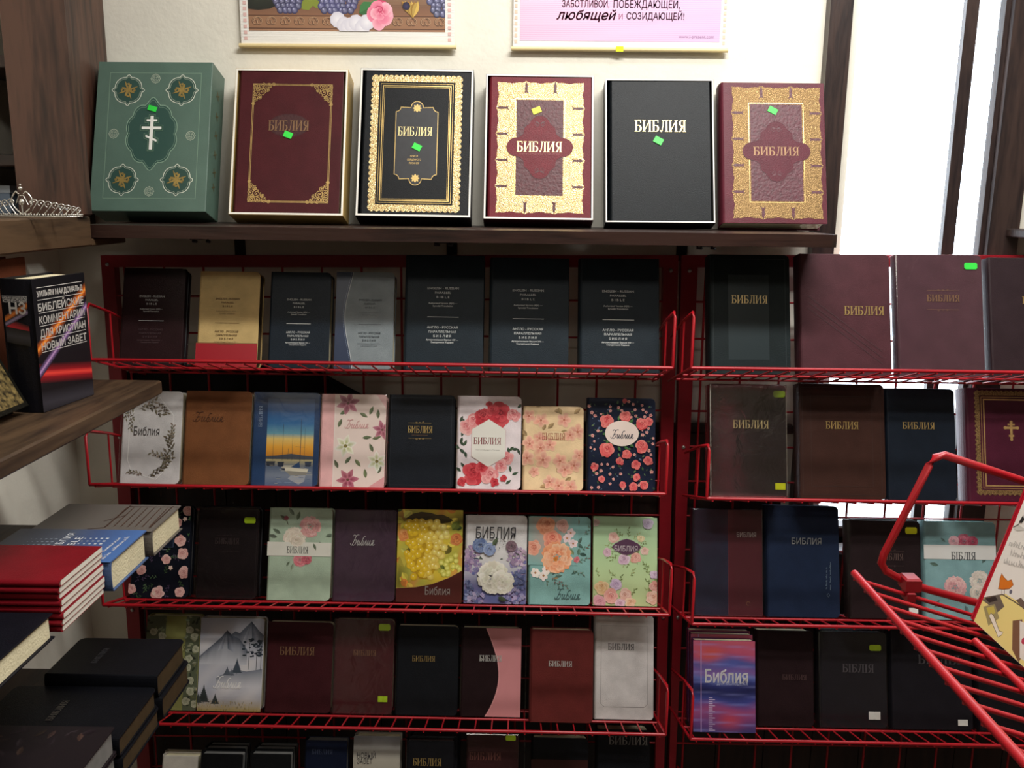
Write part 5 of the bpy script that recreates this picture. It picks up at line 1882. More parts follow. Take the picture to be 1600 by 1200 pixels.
for (x_, y_) in ((.42, .87), (.80, .97)):
    p.polyc([(X(x_), Y(y_)), (X(x_ + .1), Y(y_ - .08)), (X(x_ + .12), Y(y_ - .24)), (X(x_ + .02), Y(y_ - .2))], ['#343b47', '#4a515e', '#a9adb8', '#5f6673'])
    p.polyc([(X(x_), Y(y_)), (X(x_ - .06), Y(y_ - .2)), (X(x_ - .13), Y(y_ - .22)), (X(x_ - .08), Y(y_ - .1))], ['#454c58', '#8d929e', '#b9bcc6', '#59606d'])
slope([(.28, .36), (.45, .42), (.6, .45), (.75, .43), (1, .46)], .26, '#7f8692', '#d6d5da')
def pine(u, v, h_, w_, c_):
    p.line(X(u), Y(v), X(u), Y(v + h_), .0008, c_)
    for k in range(7):
        t = k / 7
        yy, ww = Y(v + h_ * (.12 + .8 * t)), w_ * (1 - t) * b.w
        p.poly([(X(u) - ww, yy - .001), (X(u) + ww, yy - .0012), (X(u) + ww * .3, yy + h_ * b.h * .16), (X(u) - ww * .3, yy + h_ * b.h * .16)], jit(c_, r, .1))
pine(.6, .40, .17, .09, '#4c5560'); pine(.45, .38, .1, .07, '#5f6873'); pine(.52, .38, .08, .05, '#6a727d')
for u in (.78, .90, .97):
    p.line(X(u), Y(.45), X(u) + .0005, Y(.74), .0011, '#2c333a')
    for k in range(16):
        p.disc(X(u + r.uniform(-.09, .09)), Y(.58 + r.uniform(0, .2)), r.uniform(.0025, .005), jit('#343c44', r, .2), None, 7, r.uniform(.0012, .003))
pine(.10, .08, .2, .1, '#3c4444'); pine(.28, .07, .12, .07, '#454d4c'); pine(.02, .08, .12, .06, '#4a5250')
for k in range(70):
    u, v = r.random(), r.uniform(0, .1)
    p.line(X(u), Y(v), X(u + r.uniform(-.01, .01)), Y(v + .02), .0008, r.choice(['#8d7a2c', '#c9ad4a', '#5a5228', '#a08c3c']))
b.put(p); b.script(335, 379, 1057, 1075, '#f4f2ee')
b = shelf_book(L4, 411, 516, 972, 'plain burgundy bible with a wide dull title, right of the mountain bible', '#3d191d', group=G4, gloss=.45)
b.title(437, 492, 1011, 1023, 'БИБЛИЯ', 'bronze')
b = shelf_book(L4, 517, 612, 968, 'plastic wrapped maroon bible with two lime stickers', '#4a1f24', group=G4, gloss=.35)
b.blind(.007, .0008, .6)
b.title(552, 588, 1016, 1024, 'БИБЛИЯ', 'bronze'); b.sticker(601, 980, 18, 10, 'yg', True); b.sticker(598, 1092, 15, 9, 'yg'); b.wrap(.10)
b = shelf_book(L4, 615, 714, 978, 'plain black bible with a small gold title, left of the pink one', '#15171b', group=G4, gloss=.42)
b.title(644, 680, 1025, 1033, 'БИБЛИЯ', 'gold')
b = shelf_book(L4, 717, 813, 981, 'two tone bible, dark brown with a curved pink side', '#241719', group=G4, gloss=.35)
p, X, Y, r = art(b)
cv = [(X(.41 + .22 * math.sin(math.pi * (i / 20) ** .9)), Y(i / 20)) for i in range(21)]
p.poly(cv + [(X(1), Y(1)), (X(1), Y(0))], '#d08a8c'); p.stroke([(x + .0015, y) for x, y in cv], .0006, '#f0c0bc')
b.put(p, 'pink_panel'); b.title(749, 784, 1024, 1033, 'БИБЛИЯ', 'silver')
b = shelf_book(L4, 826, 926, 984, 'reddish brown bible standing forward at the shelf front', '#5c2320', group=G4, gloss=.5, d=.07)
b.title(857, 894, 1033, 1041, 'БИБЛИЯ', 'silver')
b = shelf_book(L4, 927, 1021, 962, 'white leather bible with a thin ruled border', '#cbc6c4', group=G4, gloss=.3, r=.008, edge='silver')
p, X, Y, r = art(b)
ln = [(X(.12), Y(.15)), (X(.18), Y(.12)), (X(.84), Y(.12)), (X(.9), Y(.15)), (X(.9), Y(.90)), (X(.12), Y(.90))]
p.stroke(ln, .0007, '#6a6664', True); b.put(p, 'ruled_border'); b.title(950, 991, 1006, 1015, 'БИБЛИЯ', '#4a4646')

# ---- bottom shelf of the left rack: only the tops show
for i, (a, c_, vt, t_, d_) in enumerate(((246, 304, 1181, .03, .075), (250, 306, 1175, .02, .115))):
    b = shelf_book(L5, a, c_, vt, ('white booklet at the left end of the bottom shelf, in front', 'white booklet at the left end of the bottom shelf, behind another')[i], '#cfc9bd', group=G5, d=d_, t=t_, r=.001, name='booklet')
k = 0
for a, c_, tops in ((306, 374, (1178, 1169, 1164)), (384, 450, (1178, 1170, 1165))):
    for j, vt in enumerate(tops):
        side = 'left' if a < 350 else 'right'
        pos = ('front', 'middle', 'back')[j]
        b = shelf_book(L5, a + j * 6, c_ + j * 4, vt, 'black pocket bible, %s of the three in the %s pile on the bottom shelf' % (pos, side), '#131416', group=G5, d=.06 + j * .034, t=.028, edge='silver', r=.003)
b = shelf_book(L5, 470, 538, 1157, 'dark navy bible with a dim title, bottom shelf', '#131a2e', group=G5, d=.085, r=.003, edge='silver')
b.title(487, 520, 1171, 1178, 'БИБЛИЯ', '#3a4258')
b = shelf_book(L5, 548, 622, 1150, 'grey New Testament with dark lettering, bottom shelf', '#a9a49a', group=G5, d=.09, r=.002, style='hard', name='new_testament')
p, X, Y, r = art(b)
p.grad(X(0), Y(0), X(1), Y(1), [(0, '#6a6870'), (.5, '#a39c8c'), (.75, '#b9b3a4'), (1, '#85868c')]); b.put(p)
b.title(558, 587, 1176, 1184, 'НОВЫЙ', '#3c3a3c', 'sans'); b.title(558, 582, 1185, 1193, 'ЗАВЕТ', '#3c3a3c', 'sans')
for j, (a, c_, vt, d_) in enumerate(((630, 706, 1157, .06), (636, 712, 1150, .095), (640, 716, 1145, .13))):
    b = shelf_book(L5, a, c_, vt, 'black bible, %s of the three right of the grey New Testament' % ('front', 'middle', 'back')[j], '#141418', group=G5, d=d_, t=.03, edge='dark', r=.003)
    if j == 0:
        b.title(645, 690, 1185, 1196, 'БИБЛИЯ', 'gold')
b = shelf_book(L5, 725, 808, 1147, 'wrapped maroon bible with a lime sticker, bottom shelf', '#35161a', group=G5, d=.09, edge='zip')
b.title(733, 783, 1176, 1187, 'БИБЛИЯ', '#6a3c34'); b.sticker(798, 1153, 16, 8, 'yg', True); b.wrap(.06)
b = shelf_book(L5, 828, 918, 1153, 'black bible with a brown lower half, bottom shelf', '#15161a', group=G5, d=.09)
p, X, Y, r = art(b); p.rect(X(0), Y(0), X(1), Y(.78), '#3a1d1a'); b.put(p, 'brown_panel')
b = shelf_book(L5, 930, 1015, 1140, 'large black bible with a grey title, rightmost on the bottom shelf', '#121317', group=G5, d=.10, t=.045)
b.title(951, 1012, 1151, 1163, 'БИБЛИЯ', '#6a6660')

# ================================================================== bibles on the right rack
H1, H2, H3, H4 = ('bibles on the right rack, top shelf', 'bibles on the right rack, second shelf', 'bibles on the right rack, third shelf', 'bibles on the right rack, fourth shelf')
b = shelf_book(R1, 1108, 1236, 398, 'dark green black zip bible with a raised inner panel', '#1c2527', group=H1, edge='zip', t=.05, gloss=.4)
b.blind(.009, .001, 1.7)
p, X, Y, r = art(b); p.rect(X(.24), Y(.12), X(.74), Y(.83), '#263134'); b.put(p, 'inset_panel')
b.title(1143, 1199, 462, 474, 'БИБЛИЯ', 'bright')
b = shelf_book(R1, 1250, 1394, 397, 'large burgundy bible with its title right of centre, before the window', '#4a2a30', group=H1, t=.045, edge='zip', gloss=.42)
b.title(1319, 1381, 479, 492, 'БИБЛИЯ', 'gold')
p = b.pr(.0005)
for k in range(3):
    p.stroke([(b.w * (-.4 + .8 * i / 10), b.h * (.55 + .05 * k - .45 * i / 10)) for i in range(11)], .0015, '#fff')
p.build('embossed_band', noise_mat('embossed burgundy', '#402228', .5), b.root)
b = shelf_book(R1, 1404, 1540, 398, 'wrapped plum brown bible with a green sticker in its top corner', '#4b3038', group=H1, edge='zip', gloss=.45)
b.title(1448, 1499, 461, 471, 'БИБЛИЯ', 'bronze'); flourish(b, 1473, 454, 484, 50, gold_mat('dull bronze foil', '#8a6a4c', .45, .4)); b.sticker(1516, 416, 20, 10, 'g', True); b.wrap(.07)
b = shelf_book(R1, 1549, 1690, 403, 'dark brown bible cut off by the right photo edge, top shelf', '#2e2226', group=H1, edge='zip', t=.045)
b.title(1597, 1655, 464, 475, 'БИБЛИЯ', 'gold')

b = shelf_book(R2, 1110, 1230, 601, 'dark bible in glossy crumpled plastic with two lime stickers', '#322b2d', group=H2, edge='zip', t=.045, gloss=.35)
b.title(1145, 1201, 657, 669, 'БИБЛИЯ', 'bright'); b.sticker(1217, 616, 18, 10, 'yg', True); b.sticker(1219, 760, 16, 10, 'y'); b.wrap(.40)
b = shelf_book(R2, 1249, 1385, 600, 'dark brown bible with an embossed panel, left of the overlapping black one', '#38221c', group=H2, edge='zip', t=.045)
b.blind(.008, .001, .7); b.blind(.026, .001, .7)
b.title(1290, 1341, 659, 670, 'БИБЛИЯ', 'gold')
b = shelf_book(R2, 1387, 1496, 607, 'smooth blue black bible with rounded corners, right of the brown one', '#161d27', group=H2, r=.01, gloss=.4, t=.04)
b.title(1410, 1460, 660, 670, 'БИБЛИЯ', 'gold')
b = shelf_book(R2, 1512, 1668, 607, 'burgundy bible with a gold cross and lace border', '#47192a', group=H2, style='hard', r=.001, t=.05)
p = b.pr(.0004)
q0 = b.uv(1528, 772); q1 = b.uv(1652, 613)
x0, y0, x1, y1 = q0[0], q0[1], q1[0], q1[1]
for k in range(22):
    yy = y0 + (y1 - y0) * (k + .5) / 22
    p.disc(x0 + .001, yy, .0034, '#fff', None, 8); p.disc(x1 - .001, yy, .0034, '#fff', None, 8)
for k in range(17):
    xx = x0 + (x1 - x0) * (k + .5) / 17
    p.disc(xx, y0 + .001, .0034, '#fff', None, 8); p.disc(xx, y1 - .001, .0034, '#fff', None, 8)
for a, bb, c_, d_ in ((x0, y0, x1, y0 + .009), (x0, y1 - .009, x1, y1), (x0, y0, x0 + .009, y1), (x1 - .009, y0, x1, y1)):
    p.rect(a, bb, c_, d_, '#fff')
p.build('gold_border', noise_mat('engraved dull gold', '#7d5c34'), b.root)
p = b.pr(.0006)
p.frame(x0 + .012, y0 + .012, x1 - .012, y1 - .012, .0012, '#fff'); p.frame(x0 + .0165, y0 + .0165, x1 - .0165, y1 - .0165, .0026, '#fff')
q = b.uv(1580, 672); cx, cy = q
for (a, bb, c_, d_) in ((-.0026, -.020, .0026, .016), (-.013, .002, .013, .0072), (-.0075, .010, .0075, .0135), (-.0055, -.014, .0055, -.010)):
    p.rect(cx + a, cy + bb, cx + c_, cy + d_, '#fff')
for a in (-.013, .013):
    p.disc(cx + a, cy + .0046, .0034, '#fff')
p.disc(cx, cy + .017, .0032, '#fff'); p.disc(cx, cy - .02, .0032, '#fff')
p.build('gold_cross', gold_mat('pale gold cross', '#c9a56a', .4, .6), b.root)

b = shelf_book(R3, 1083, 1192, 796, 'wrapped two tone bible, navy left and burgundy right', '#252a3a', group=H3, t=.045, gloss=.35)
p, X, Y, r = art(b); p.rect(X(.51), Y(0), X(1), Y(1), '#4c2128'); p.line(X(.51), 0, X(.51), b.h, .0007, '#6d3a40')
b.put(p, 'burgundy_panel'); b.title(1151, 1181, 832, 839, 'БИБЛИЯ', 'silver', 'sans', 0, .0001)
p = b.pr(.001); q = b.uv(1169, 943)
p.stroke([(q[0] + .004 * math.cos(i * .5), q[1] + .004 * math.sin(i * .5)) for i in range(11)], .0012, '#fff'); p.build('publisher_mark', gold_mat('dull bronze foil', '#8a6a4c'), b.root); b.wrap(.09)
b = shelf_book(R3, 1198, 1313, 790, 'navy blue bible with a silver title and a vertical mark', '#17233a', group=H3, t=.04, gloss=.5)
b.title(1237, 1283, 841, 850, 'БИБЛИЯ', 'silver', 'sans', 0, .0001)
p = b.pr(.001); q = b.uv(1294, 930); q1, q2 = b.uv(1292, 920), b.uv(1292, 886); p.scribble(q1[0], q1[1], q2[0], q2[1], .0032, .0006, '#fff'); q1, q2 = b.uv(1298, 922), b.uv(1298, 878); p.scribble(q1[0], q1[1], q2[0], q2[1], .0032, .0006, '#fff'); p.stroke([(q[0] - .003, q[1]), (q[0], q[1] + .004), (q[0] + .003, q[1]), (q[0], q[1] - .004)], .001, '#fff', True); p.build('publisher_mark', ink('#5b6a78'), b.root)
b = shelf_book(R3, 1328, 1441, 813, 'dark brown zip bible with a yellow sticker, behind the wire basket', '#241a1c', group=H3, edge='zip', t=.045)
b.title(1374, 1411, 865, 875, 'БИБЛІЯ', '#54423e'); flourish(b, 1392, 861, 884, 40, ink('#54423e')); b.sticker(1423, 829, 18, 10, 'y', True); b.sticker(1427, 954, 14, 8, 'w')
b = shelf_book(R3, 1446, 1560, 815, 'turquoise bible with peonies under a white title band', '#7fa3a6', group=H3, r=.009, t=.035, gloss=.28)
p, X, Y, r = art(b)
for (u, v, an) in ((.28, .62, 2.8), (.2, .55, 2.9), (.5, .6, 1.7), (.8, .58, 1.0), (.35, .3, -2.4), (.2, .2, -2.2), (.55, .15, -1.2)):
    p.leaf(X(u), Y(v), .02, an, jit('#5f7772', r, .2), .4)
p.peony(X(.56), Y(.80), .014, '#8e2c48', '#b8526c', '#d98a9a'); p.peony(X(.42), Y(.80), .010, '#c27a8a', '#dca4ae', '#eccad0'); p.peony(X(.68), Y(.80), .010, '#8e2c48', '#a83e5a', '#c96a80'); p.leaf(X(.3), Y(.79), .013, 2.4, '#5f7772', .4)
p.rect(X(0), Y(.615), X(1), Y(.76), '#d8d8d4')
p.peony(X(.42), Y(.33), .021, '#a8606c', '#d09a9c', '#eac6c2'); p.peony(X(.76), Y(.40), .019, '#a89a8e', '#cfc4b8', '#e8e0d6'); p.peony(X(.72), Y(.28), .014, '#b9ab9c', '#d6cabc', '#ece4da')
p.leaf(X(.7), Y(.15), .018, -1.1, '#7d8d80', .35)
b.put(p); b.title(1486, 1524, 863, 874, 'БІБЛІЯ', '#4a4c50')

k = 0
for (d_, vt, du, lab) in ((.05, 1001, 0, 'purple and red youth bible, front copy of three on the fourth shelf'), (.09, 991, -4, 'purple and red youth bible, middle copy behind the front one'), (.13, 985, -8, 'purple and red youth bible, back copy of the three')):
    b = shelf_book(R4, 1083 + du, 1181 + du, vt, lab, '#5a2f55', group=H4, d=d_, t=.034, r=.001, gloss=.25)
    p, X, Y, r = art(b)
    p.grad(X(0), Y(0), X(1), Y(1), [(0, '#3c3f74'), (.15, '#6a3f74'), (.25, '#a0507a'), (.35, '#4c5090'), (.42, '#2f3268'), (.5, '#343a78'), (.58, '#6a78b4'), (.66, '#8a5a94'), (.78, '#4f5a9c'), (.88, '#c24a64'), (1, '#d8566a')])
    def yb(u, v):
        st = [(0, '#34386a'), (.12, '#5a3a70'), (.24, '#8c4470'), (.34, '#3c4284'), (.43, '#2a2d5e'), (.52, '#343a78'), (.58, '#5f6cab'), (.66, '#7a5590'), (.76, '#46508e'), (.86, '#a84a68'), (1, '#b8566a')]
        v2 = min(1, max(0, v + .03 * math.sin(7 * u + 9 * v)))
        for (a_, ca_), (b_, cb_) in zip(st, st[1:]):
            if a_ <= v2 <= b_:
                c_ = mixc(ca_, cb_, (v2 - a_) / (b_ - a_))
                break
        c_ = mixc(c_, '#c2502e', .8 * math.exp(-((u - .3) / .22) ** 2 - ((v - .84) / .09) ** 2))
        c_ = mixc(c_, '#3a57a0', .7 * math.exp(-((u - .55) / .25) ** 2 - ((v - .74) / .06) ** 2))
        c_ = mixc(c_, '#c2403e', .7 * math.exp(-((u - .58) / .2) ** 2 - ((v - .13) / .09) ** 2))
        return mixc(c_, '#8a8fd0', .35 * max(0, math.sin(60 * v + 3 * u)) ** 6)
    p.field(X(0), Y(0), X(1), Y(1), 14, 46, yb)
    p.rect(X(.12), 0, X(.135), b.h, '#a88ab8')
    for i in range(17):
        p.rect(X(.25), Y(.02 + i * .022), X(.25 + (.06 if i % 3 else .1)), Y(.028 + i * .022), '#b9a9c4')
    b.put(p)
    if k == 0:
        b.title(1102, 1168, 1047, 1066, 'Библия', '#f4f0f2', 'sans', 0, .0005)
        b.title(1120, 1168, 1064, 1070, 'для молодежи', '#a9aed0', 'sans')
    k += 1
b = shelf_book(R4, 1182, 1272, 985, 'very dark burgundy bible with an unlit title, right of the youth bibles', '#241619', group=H4, t=.04)
b.title(1222, 1260, 1054, 1062, 'БИБЛИЯ', '#4a3434')  # faint title in an ink close to the cover colour
b = shelf_book(R4, 1281, 1387, 987, 'wrapped black bible with a lime and a white sticker', '#1c1a20', group=H4, edge='zip', t=.045)
b.title(1316, 1365, 1038, 1050, 'БІБЛІЯ', '#4f4a4e'); b.sticker(1367, 1012, 18, 9, 'yg', True); b.sticker(1366, 1118, 18, 12, 'w'); b.wrap(.06)
b = shelf_book(R4, 1393, 1521, 983, 'large black zip bible with a white sticker, behind the wire basket', '#1b191e', group=H4, edge='zip', t=.045)
b.title(1434, 1500, 1024, 1037, 'БІБЛІЯ', '#4f4a4e'); b.sticker(1504, 1129, 15, 9, 'w')
b = shelf_book(R4, 1530, 1650, 985, 'black bible half hidden under the wire basket, fourth shelf', '#19171b', group=H4, t=.045)
# ================================================================== books on the left bookcase
def flat_book(x0, x1, y0, y1, z, t, label, color, edge='pages', side='+x', group=None, r=.004, gloss=.4, name='book', hard=True, rot=0.0, bt=.0024):
    """a book lying on its back: spine towards the camera (-y), tail edge to +x"""
    cx, cy = (x0 + x1) / 2, (y0 + y1) / 2
    w, h = y1 - y0, x1 - x0          # cover width runs along y, height along x
    ex, ey, ez = V((0, 1, 0)), V((-1, 0, 0)), V((0, 0, 1))
    R = Matrix.Rotation(rot, 3, 'Z')
    M = frame(V((x1, cy, z)) , R @ ex, R @ ey, ez)
    return Book(M, w, h, t, label, color, style='hard' if hard else 'soft', r=r, group=group, edge=edge, gloss=gloss, name=name, bt=bt)


LG, LG2 = 'books lying on the middle bookcase shelf', 'black bibles lying on the low bookcase shelf'
zt_ = SB2
b = flat_book(-.803, -.601, 1.392, 1.524, zt_ + .046, .045, 'grey brown book with a line drawing, lying at the back of the stack', '#67615b', group=LG, r=.001, gloss=.3)
p = b.pr(.0003)
p.rect(-b.w / 2, .0, b.w / 2, b.h, '#6b655f')
for (a, c_, d_, e) in ((-.05, .01, .06, .012), (-.05, .085, .06, .088), (.055, .0, .055, .088)):
    p.line(a, c_, d_, e, .003, '#3c2a22')
for i in range(7):
    p.line(-.045 + .0, .012 + i * .012, .05, .018 + i * .012, .0022, '#4a352b')
p.line(-.05, .085, -.058, .11, .003, '#3c2a22'); p.line(.01, .075, -.02, .10, .003, '#3c2a22')
b.put(p)
b = flat_book(-.815, -.607, 1.254, 1.389, zt_ + .050, .049, 'blue covered thick book with white squares, lying between the grey and red ones', '#4b628c', group=LG, r=.001, gloss=.3)
p = b.pr(.0003)
p.grad(-b.w / 2, 0, b.w / 2, b.h, [(0, '#4f76b4'), (.35, '#4a5f8c'), (.6, '#59606e'), (1, '#4a4f5c')])
for i in range(5):
    for j in range(6):
        s_ = .0045 * (1 - j * .12)
        p.rect(.0 + i * .0115 - .02, .045 + j * .009, .0 + i * .0115 - .02 + s_, .045 + j * .009 + s_, '#d8dbe0')
        p.rect(.0 + i * .0115 - .025, .125 + j * .008, .0 + i * .0115 - .025 + s_, .125 + j * .008 + s_, '#9aa3b2')
b.put(p)
p = b.pr(.0008)
p.text('БИБЛИЯ', .012, .112, .072, .012, '#fff', 'sans'); b.put(p, 'title', ink('#e6e8ec')); p = b.pr(.001); p.text('BIBLE', .004, .092, .055, .012, '#fff', 'sans'); b.put(p, 'english_title', ink('#e6e8ec')); p = b.pr(.001)
p.scribble(-.05, .026, .03, .026, .006, .0009, '#fff'); p.scribble(-.058, .014, .035, .014, .006, .0009, '#fff')
b.put(p, 'subtitle', ink('#e6e8ec'))
N = 8
for i in range(N):
    z1 = SB2 + .0025 + (.0765 - .001) * (i + 1) / N
    lab = 'red softcover booklet topping the stack of eight' if i == N - 1 else 'red softcover booklet in the stack of eight, number %s from the top' % ['eight', 'seven', 'six', 'five', 'four', 'three', 'two'][i]
    lab = lab.replace('number eight from the top', 'at the very bottom').replace('number two', 'second').replace('number three', 'third').replace('number four', 'fourth').replace('number five', 'fifth').replace('number six', 'sixth').replace('number seven', 'seventh')
    j = (i * 37 % 5 - 2) * .0008
    b = flat_book(-.83 + j, -.616 + j, 1.120 + abs(j), 1.251 - abs(j), z1, .0088, lab, '#7e1620', group='red softcover booklets in one stack', r=.0005, gloss=.35, hard=False, name='booklet', bt=.0004, edge='white')
    if i == N - 1:
        b.title(0, 1, 0, 1, 'БИБЛИЯ', '#7a1218') if False else None
b = flat_book(-.86, -.622, .93, 1.114, SB2 + .037, .036, 'thick black book with cream pages, lying in front of the red booklets', '#14151c', group=LG, r=.001)

# low shelf: soft black bibles, two high
z3 = SB3
za = z3 + .086
for i, (z1, lab, dx) in enumerate(((z3 + .043, 'black soft bible under the farthest one on the low shelf', .006), (z3 + .084, 'black soft bible farthest back on the low shelf, with a silver title', 0))):
    b = flat_book(-.79 + dx, -.600 + dx, 1.368, 1.500, z1, .040, lab, '#121318', group=LG2, hard=False, r=.012, edge='gilt' if i else 'gilt', name='bible')
    if i == 1:
        p = b.pr(.001); p.text('БИБЛИЯ', .0, .125, .052, .010, '#fff', 'serif'); b.put(p, 'title', ink('#55565c'))
for i, (z1, lab, dx) in enumerate(((z3 + .034, 'black soft bible under the wider middle one on the low shelf', .003), (z3 + .067, 'wider black soft bible in the middle of the low shelf, grey title', 0))):
    b = flat_book(-.835 + dx, -.598 + dx, 1.215, 1.364, z1, .032, lab, '#111217', group=LG2, hard=False, r=.012, edge='gilt', name='bible')
    if i == 1:
        p = b.pr(.001); p.text('БИБЛИЯ', .0, .13, .058, .011, '#fff', 'serif'); b.put(p, 'title', ink('#5d5750'))
for i, (z1, lab) in enumerate(((z3 + .046, 'glossy dark book under the top one nearest the camera'), (z3 + .09, 'glossy dark patterned book nearest the camera on the low shelf'))):
    b = flat_book(-.84, -.600, 1.06, 1.212, z1, .042, lab, '#231d20', group=LG2, edge='silver', r=.003, gloss=.25)
    if i == 1:
        p = b.pr(.0003)
        p.rect(-b.w / 2, 0, b.w / 2, b.h, '#241d20')
        for k in range(60):
            u, v = b.rng.uniform(-b.w / 2, b.w / 2), b.rng.uniform(.03, b.h)
            p.leaf(u, v, .022, b.rng.uniform(0, 6), jit(b.rng.choice(['#3a2c2a', '#2b2226', '#4a3a34', '#332a2e']), b.rng, .2), .4)
        b.put(p)
        p = b.pr(.001); p.text('ЛОНДОН', -.02, .19, .1, .012, '#fff', 'sans'); b.put(p, 'title', ink('#6a5f5a')) if False else None

# standing black commentary
zc = SB
a, c_ = PZ(68, 646, zc), PZ(147, 617, zc)
ex = (c_ - a); ex.z = 0; w = ex.length; ex.normalize()
nrm = ex.cross(V((0, 0, 1)))
mid = (a + c_) / 2; mid.z = zc + .0005
q = Pplane((68 + 147) / 2, 429, mid, nrm)
b = Book(frame(mid, ex, V((0, 0, 1)), nrm), w, q.z - zc, .056, 'thick black commentary with red and orange light streaks, standing on the bookcase shelf', '#121218', style='hard', r=.001, group=None, gloss=.35, name='book')
W_, H_ = b.w, b.h
p = b.pr(.0004)
p.rect(-W_ / 2, 0, W_ / 2, H_, '#131217')
def streak(x0, y0, x1, y1, wd, core, halo):
    for k in range(9):
        t = 1 - k / 9
        d = math.hypot(x1 - x0, y1 - y0)
        p.stroke([(x0, y0), (x1, y1)], wd * t, mixc(halo, core, (k / 8) ** 1.6))
def bandgrad(x0, y0, x1, y1, wd, core, edge):
    p.up()
    for sg in (-1, 1):
        p._emit([(x0, y0), (x1, y1), (x1, y1 + sg * wd), (x0, y0 + sg * wd)], [C(core), C(core), C(edge), C(edge)])
bandgrad(-W_ / 2, .30 * H_, W_ / 2, .205 * H_, .016, '#b01c26', '#131217'); bandgrad(-W_ / 2, .30 * H_, W_ / 2, .205 * H_, .005, '#f0483c', '#b01c26')
bandgrad(-W_ / 2, .47 * H_, W_ / 2, .87 * H_, .012, '#d0641e', '#131217'); bandgrad(-W_ / 2, .47 * H_, W_ / 2, .87 * H_, .0035, '#f8a040', '#d8641c')
bandgrad(-W_ / 2, .30 * H_, W_ / 2, .74 * H_, .009, '#8a6aa0', '#131217'); bandgrad(-W_ / 2, .30 * H_, W_ / 2, .74 * H_, .003, '#c9a0cf', '#7a5a90')
bandgrad(-W_ / 2, .07 * H_, W_ / 2, .03 * H_, .02, '#3a3840', '#131217')
b.put(p)
p = b.pr(.001)
for tx, v, wd, hh in (('УИЛЬЯМ МАКДОНАЛЬД', .885, .86, .042), ('БИБЛЕЙСКИЕ', .785, .86, .055), ('КОММЕНТАРИИ', .69, .86, .055), ('ДЛЯ ХРИСТИАН', .592, .86, .055), ('НОВЫЙ ЗАВЕТ', .492, .86, .055)):
    p.text(tx, .0, v * H_, wd * W_, hh * H_, '#fff', 'sans', bold=.0003)
for v in (.93, .838, .742, .645, .545, .45):
    p.rect(-.43 * W_, v * H_, .43 * W_, v * H_ + .0007, '#fff')
b.put(p, 'title', ink('#ece8e2'))
# the spine, facing the camera
t = b.t
Ms = Matrix(((0, 0, -1, -W_ / 2 - .0002), (0, 1, 0, 0), (1, 0, 0, -t / 2), (0, 0, 0, 1)))
p = Print(.0007, (-t * .34, 0, t * .34, H_), b.rng)
W0 = t * .34
bandgrad(-W0, .66 * H_, W0, .60 * H_, .012, '#b02430', '#131217'); bandgrad(-W0, .70 * H_, W0, .81 * H_, .006, '#c9702e', '#131217'); bandgrad(-W0, .665 * H_, W0, .76 * H_, .004, '#8a7a94', '#131217'); bandgrad(-W0, .59 * H_, W0, .56 * H_, .012, '#33323a', '#131217')
o = p.build('spine_print', print_mat(.35), b.root); o.matrix_local = Ms
p = Print(.0012, None, b.rng)
p.text('НЗ', .003, .785 * H_, .026, .017, '#fff', 'sans', bold=.0006)
p.text('КОММЕНТАРИИ', .0, .84 * H_, .038, .005, '#fff', 'sans'); p.text('УИЛЬЯМ МАКДОНАЛЬД', .0, .862 * H_, .040, .003, '#fff', 'sans'); p.rect(-.02, .873 * H_, .02, .873 * H_ + .0005, '#fff')
o = p.build('spine_title', ink('#d8d4cf'), b.root); o.matrix_local = Ms

# dark book with a speckled gold cover leaning beside it
hy = PZ(40, 640, zc)
lean = math.radians(27)
up = V((-math.sin(lean), 0, math.cos(lean)))
ex = V((0, 1, 0))
nn = ex.cross(up)
hz = zc + .03 * math.sin(lean) + .0008
hy = PZ(44, 633, hz)
org = V((hy.x + .002, hy.y - .086, hz))
b = Book(frame(org, ex, up, nn), .17, .135, .03, 'dark book with speckled gold cover, leaning left of the commentary', '#15140f', style='hard', r=.001, gloss=.4, name='book')
p = b.pr(.0004)
p.rect(-b.w / 2 + .010, .007, b.w / 2 - .008, b.h - .004, '#fff')
p.build('speckled_panel', noise_mat('speckled gold', '#1a160f', .45, .3, 120, .2, col2='#9a8552', detail=2), b.root)

# book behind the commentary with a wooden-brown top edge
b = Book(frame(V((-.845, 1.46, zc + .0005)), V((0, 1, 0)), V((0, 0, 1)), V((1, 0, 0))), .15, .225, .035, 'brown book standing behind the commentary on the bookcase shelf', '#6a3a26', style='hard', r=.001, name='book')

# ================================================================== foreground stand on the right
YA = .90
A = P(1335, 896, YA)
g2 = V((CT, 0, -ST_)); n2 = V((ST_, 0, CT))
st = empty('display_basket', A, 'red wire display basket close to the camera, at the right edge', 'basket')
def seat(mb, nm, mat=None):
    o = mb.build(nm, mat or M_red, st); o.matrix_world = Matrix.Identity(4); return o
END = V((A.x, .28, A.z))
m = MB(); m.tube([A, END], .0042, 10); seat(m, 'front_rail')
sec = None
q = Pplane(1462, 942, A, n2)
s2 = (q - A).dot(g2)
m = MB(); m.tube([A + g2 * s2 + V((0, -.10, 0)), END + g2 * s2], .0038, 8); seat(m, 'second_rail')
m = MB()
k = 0
y = YA - .004
while y > .30:
    p0 = V((A.x, y, A.z)) - n2 * .0045
    m.tube([p0, p0 + g2 * .30], .0024, 6)
    y -= .030
for t in (.30,):
    m.tube([A + g2 * t - n2 * .002, END + g2 * t - n2 * .002], .003, 6)
seat(m, 'wire_floor')
m = MB()
Yg = YA + .006
pts = [(1760, 1010), (1600, 962), (1450, 921), (1412, 908), (1384, 892), (1377, 880), (1381, 866), (1420, 790), (1452, 727), (1461, 715), (1475, 711), (1600, 752), (1760, 806)]
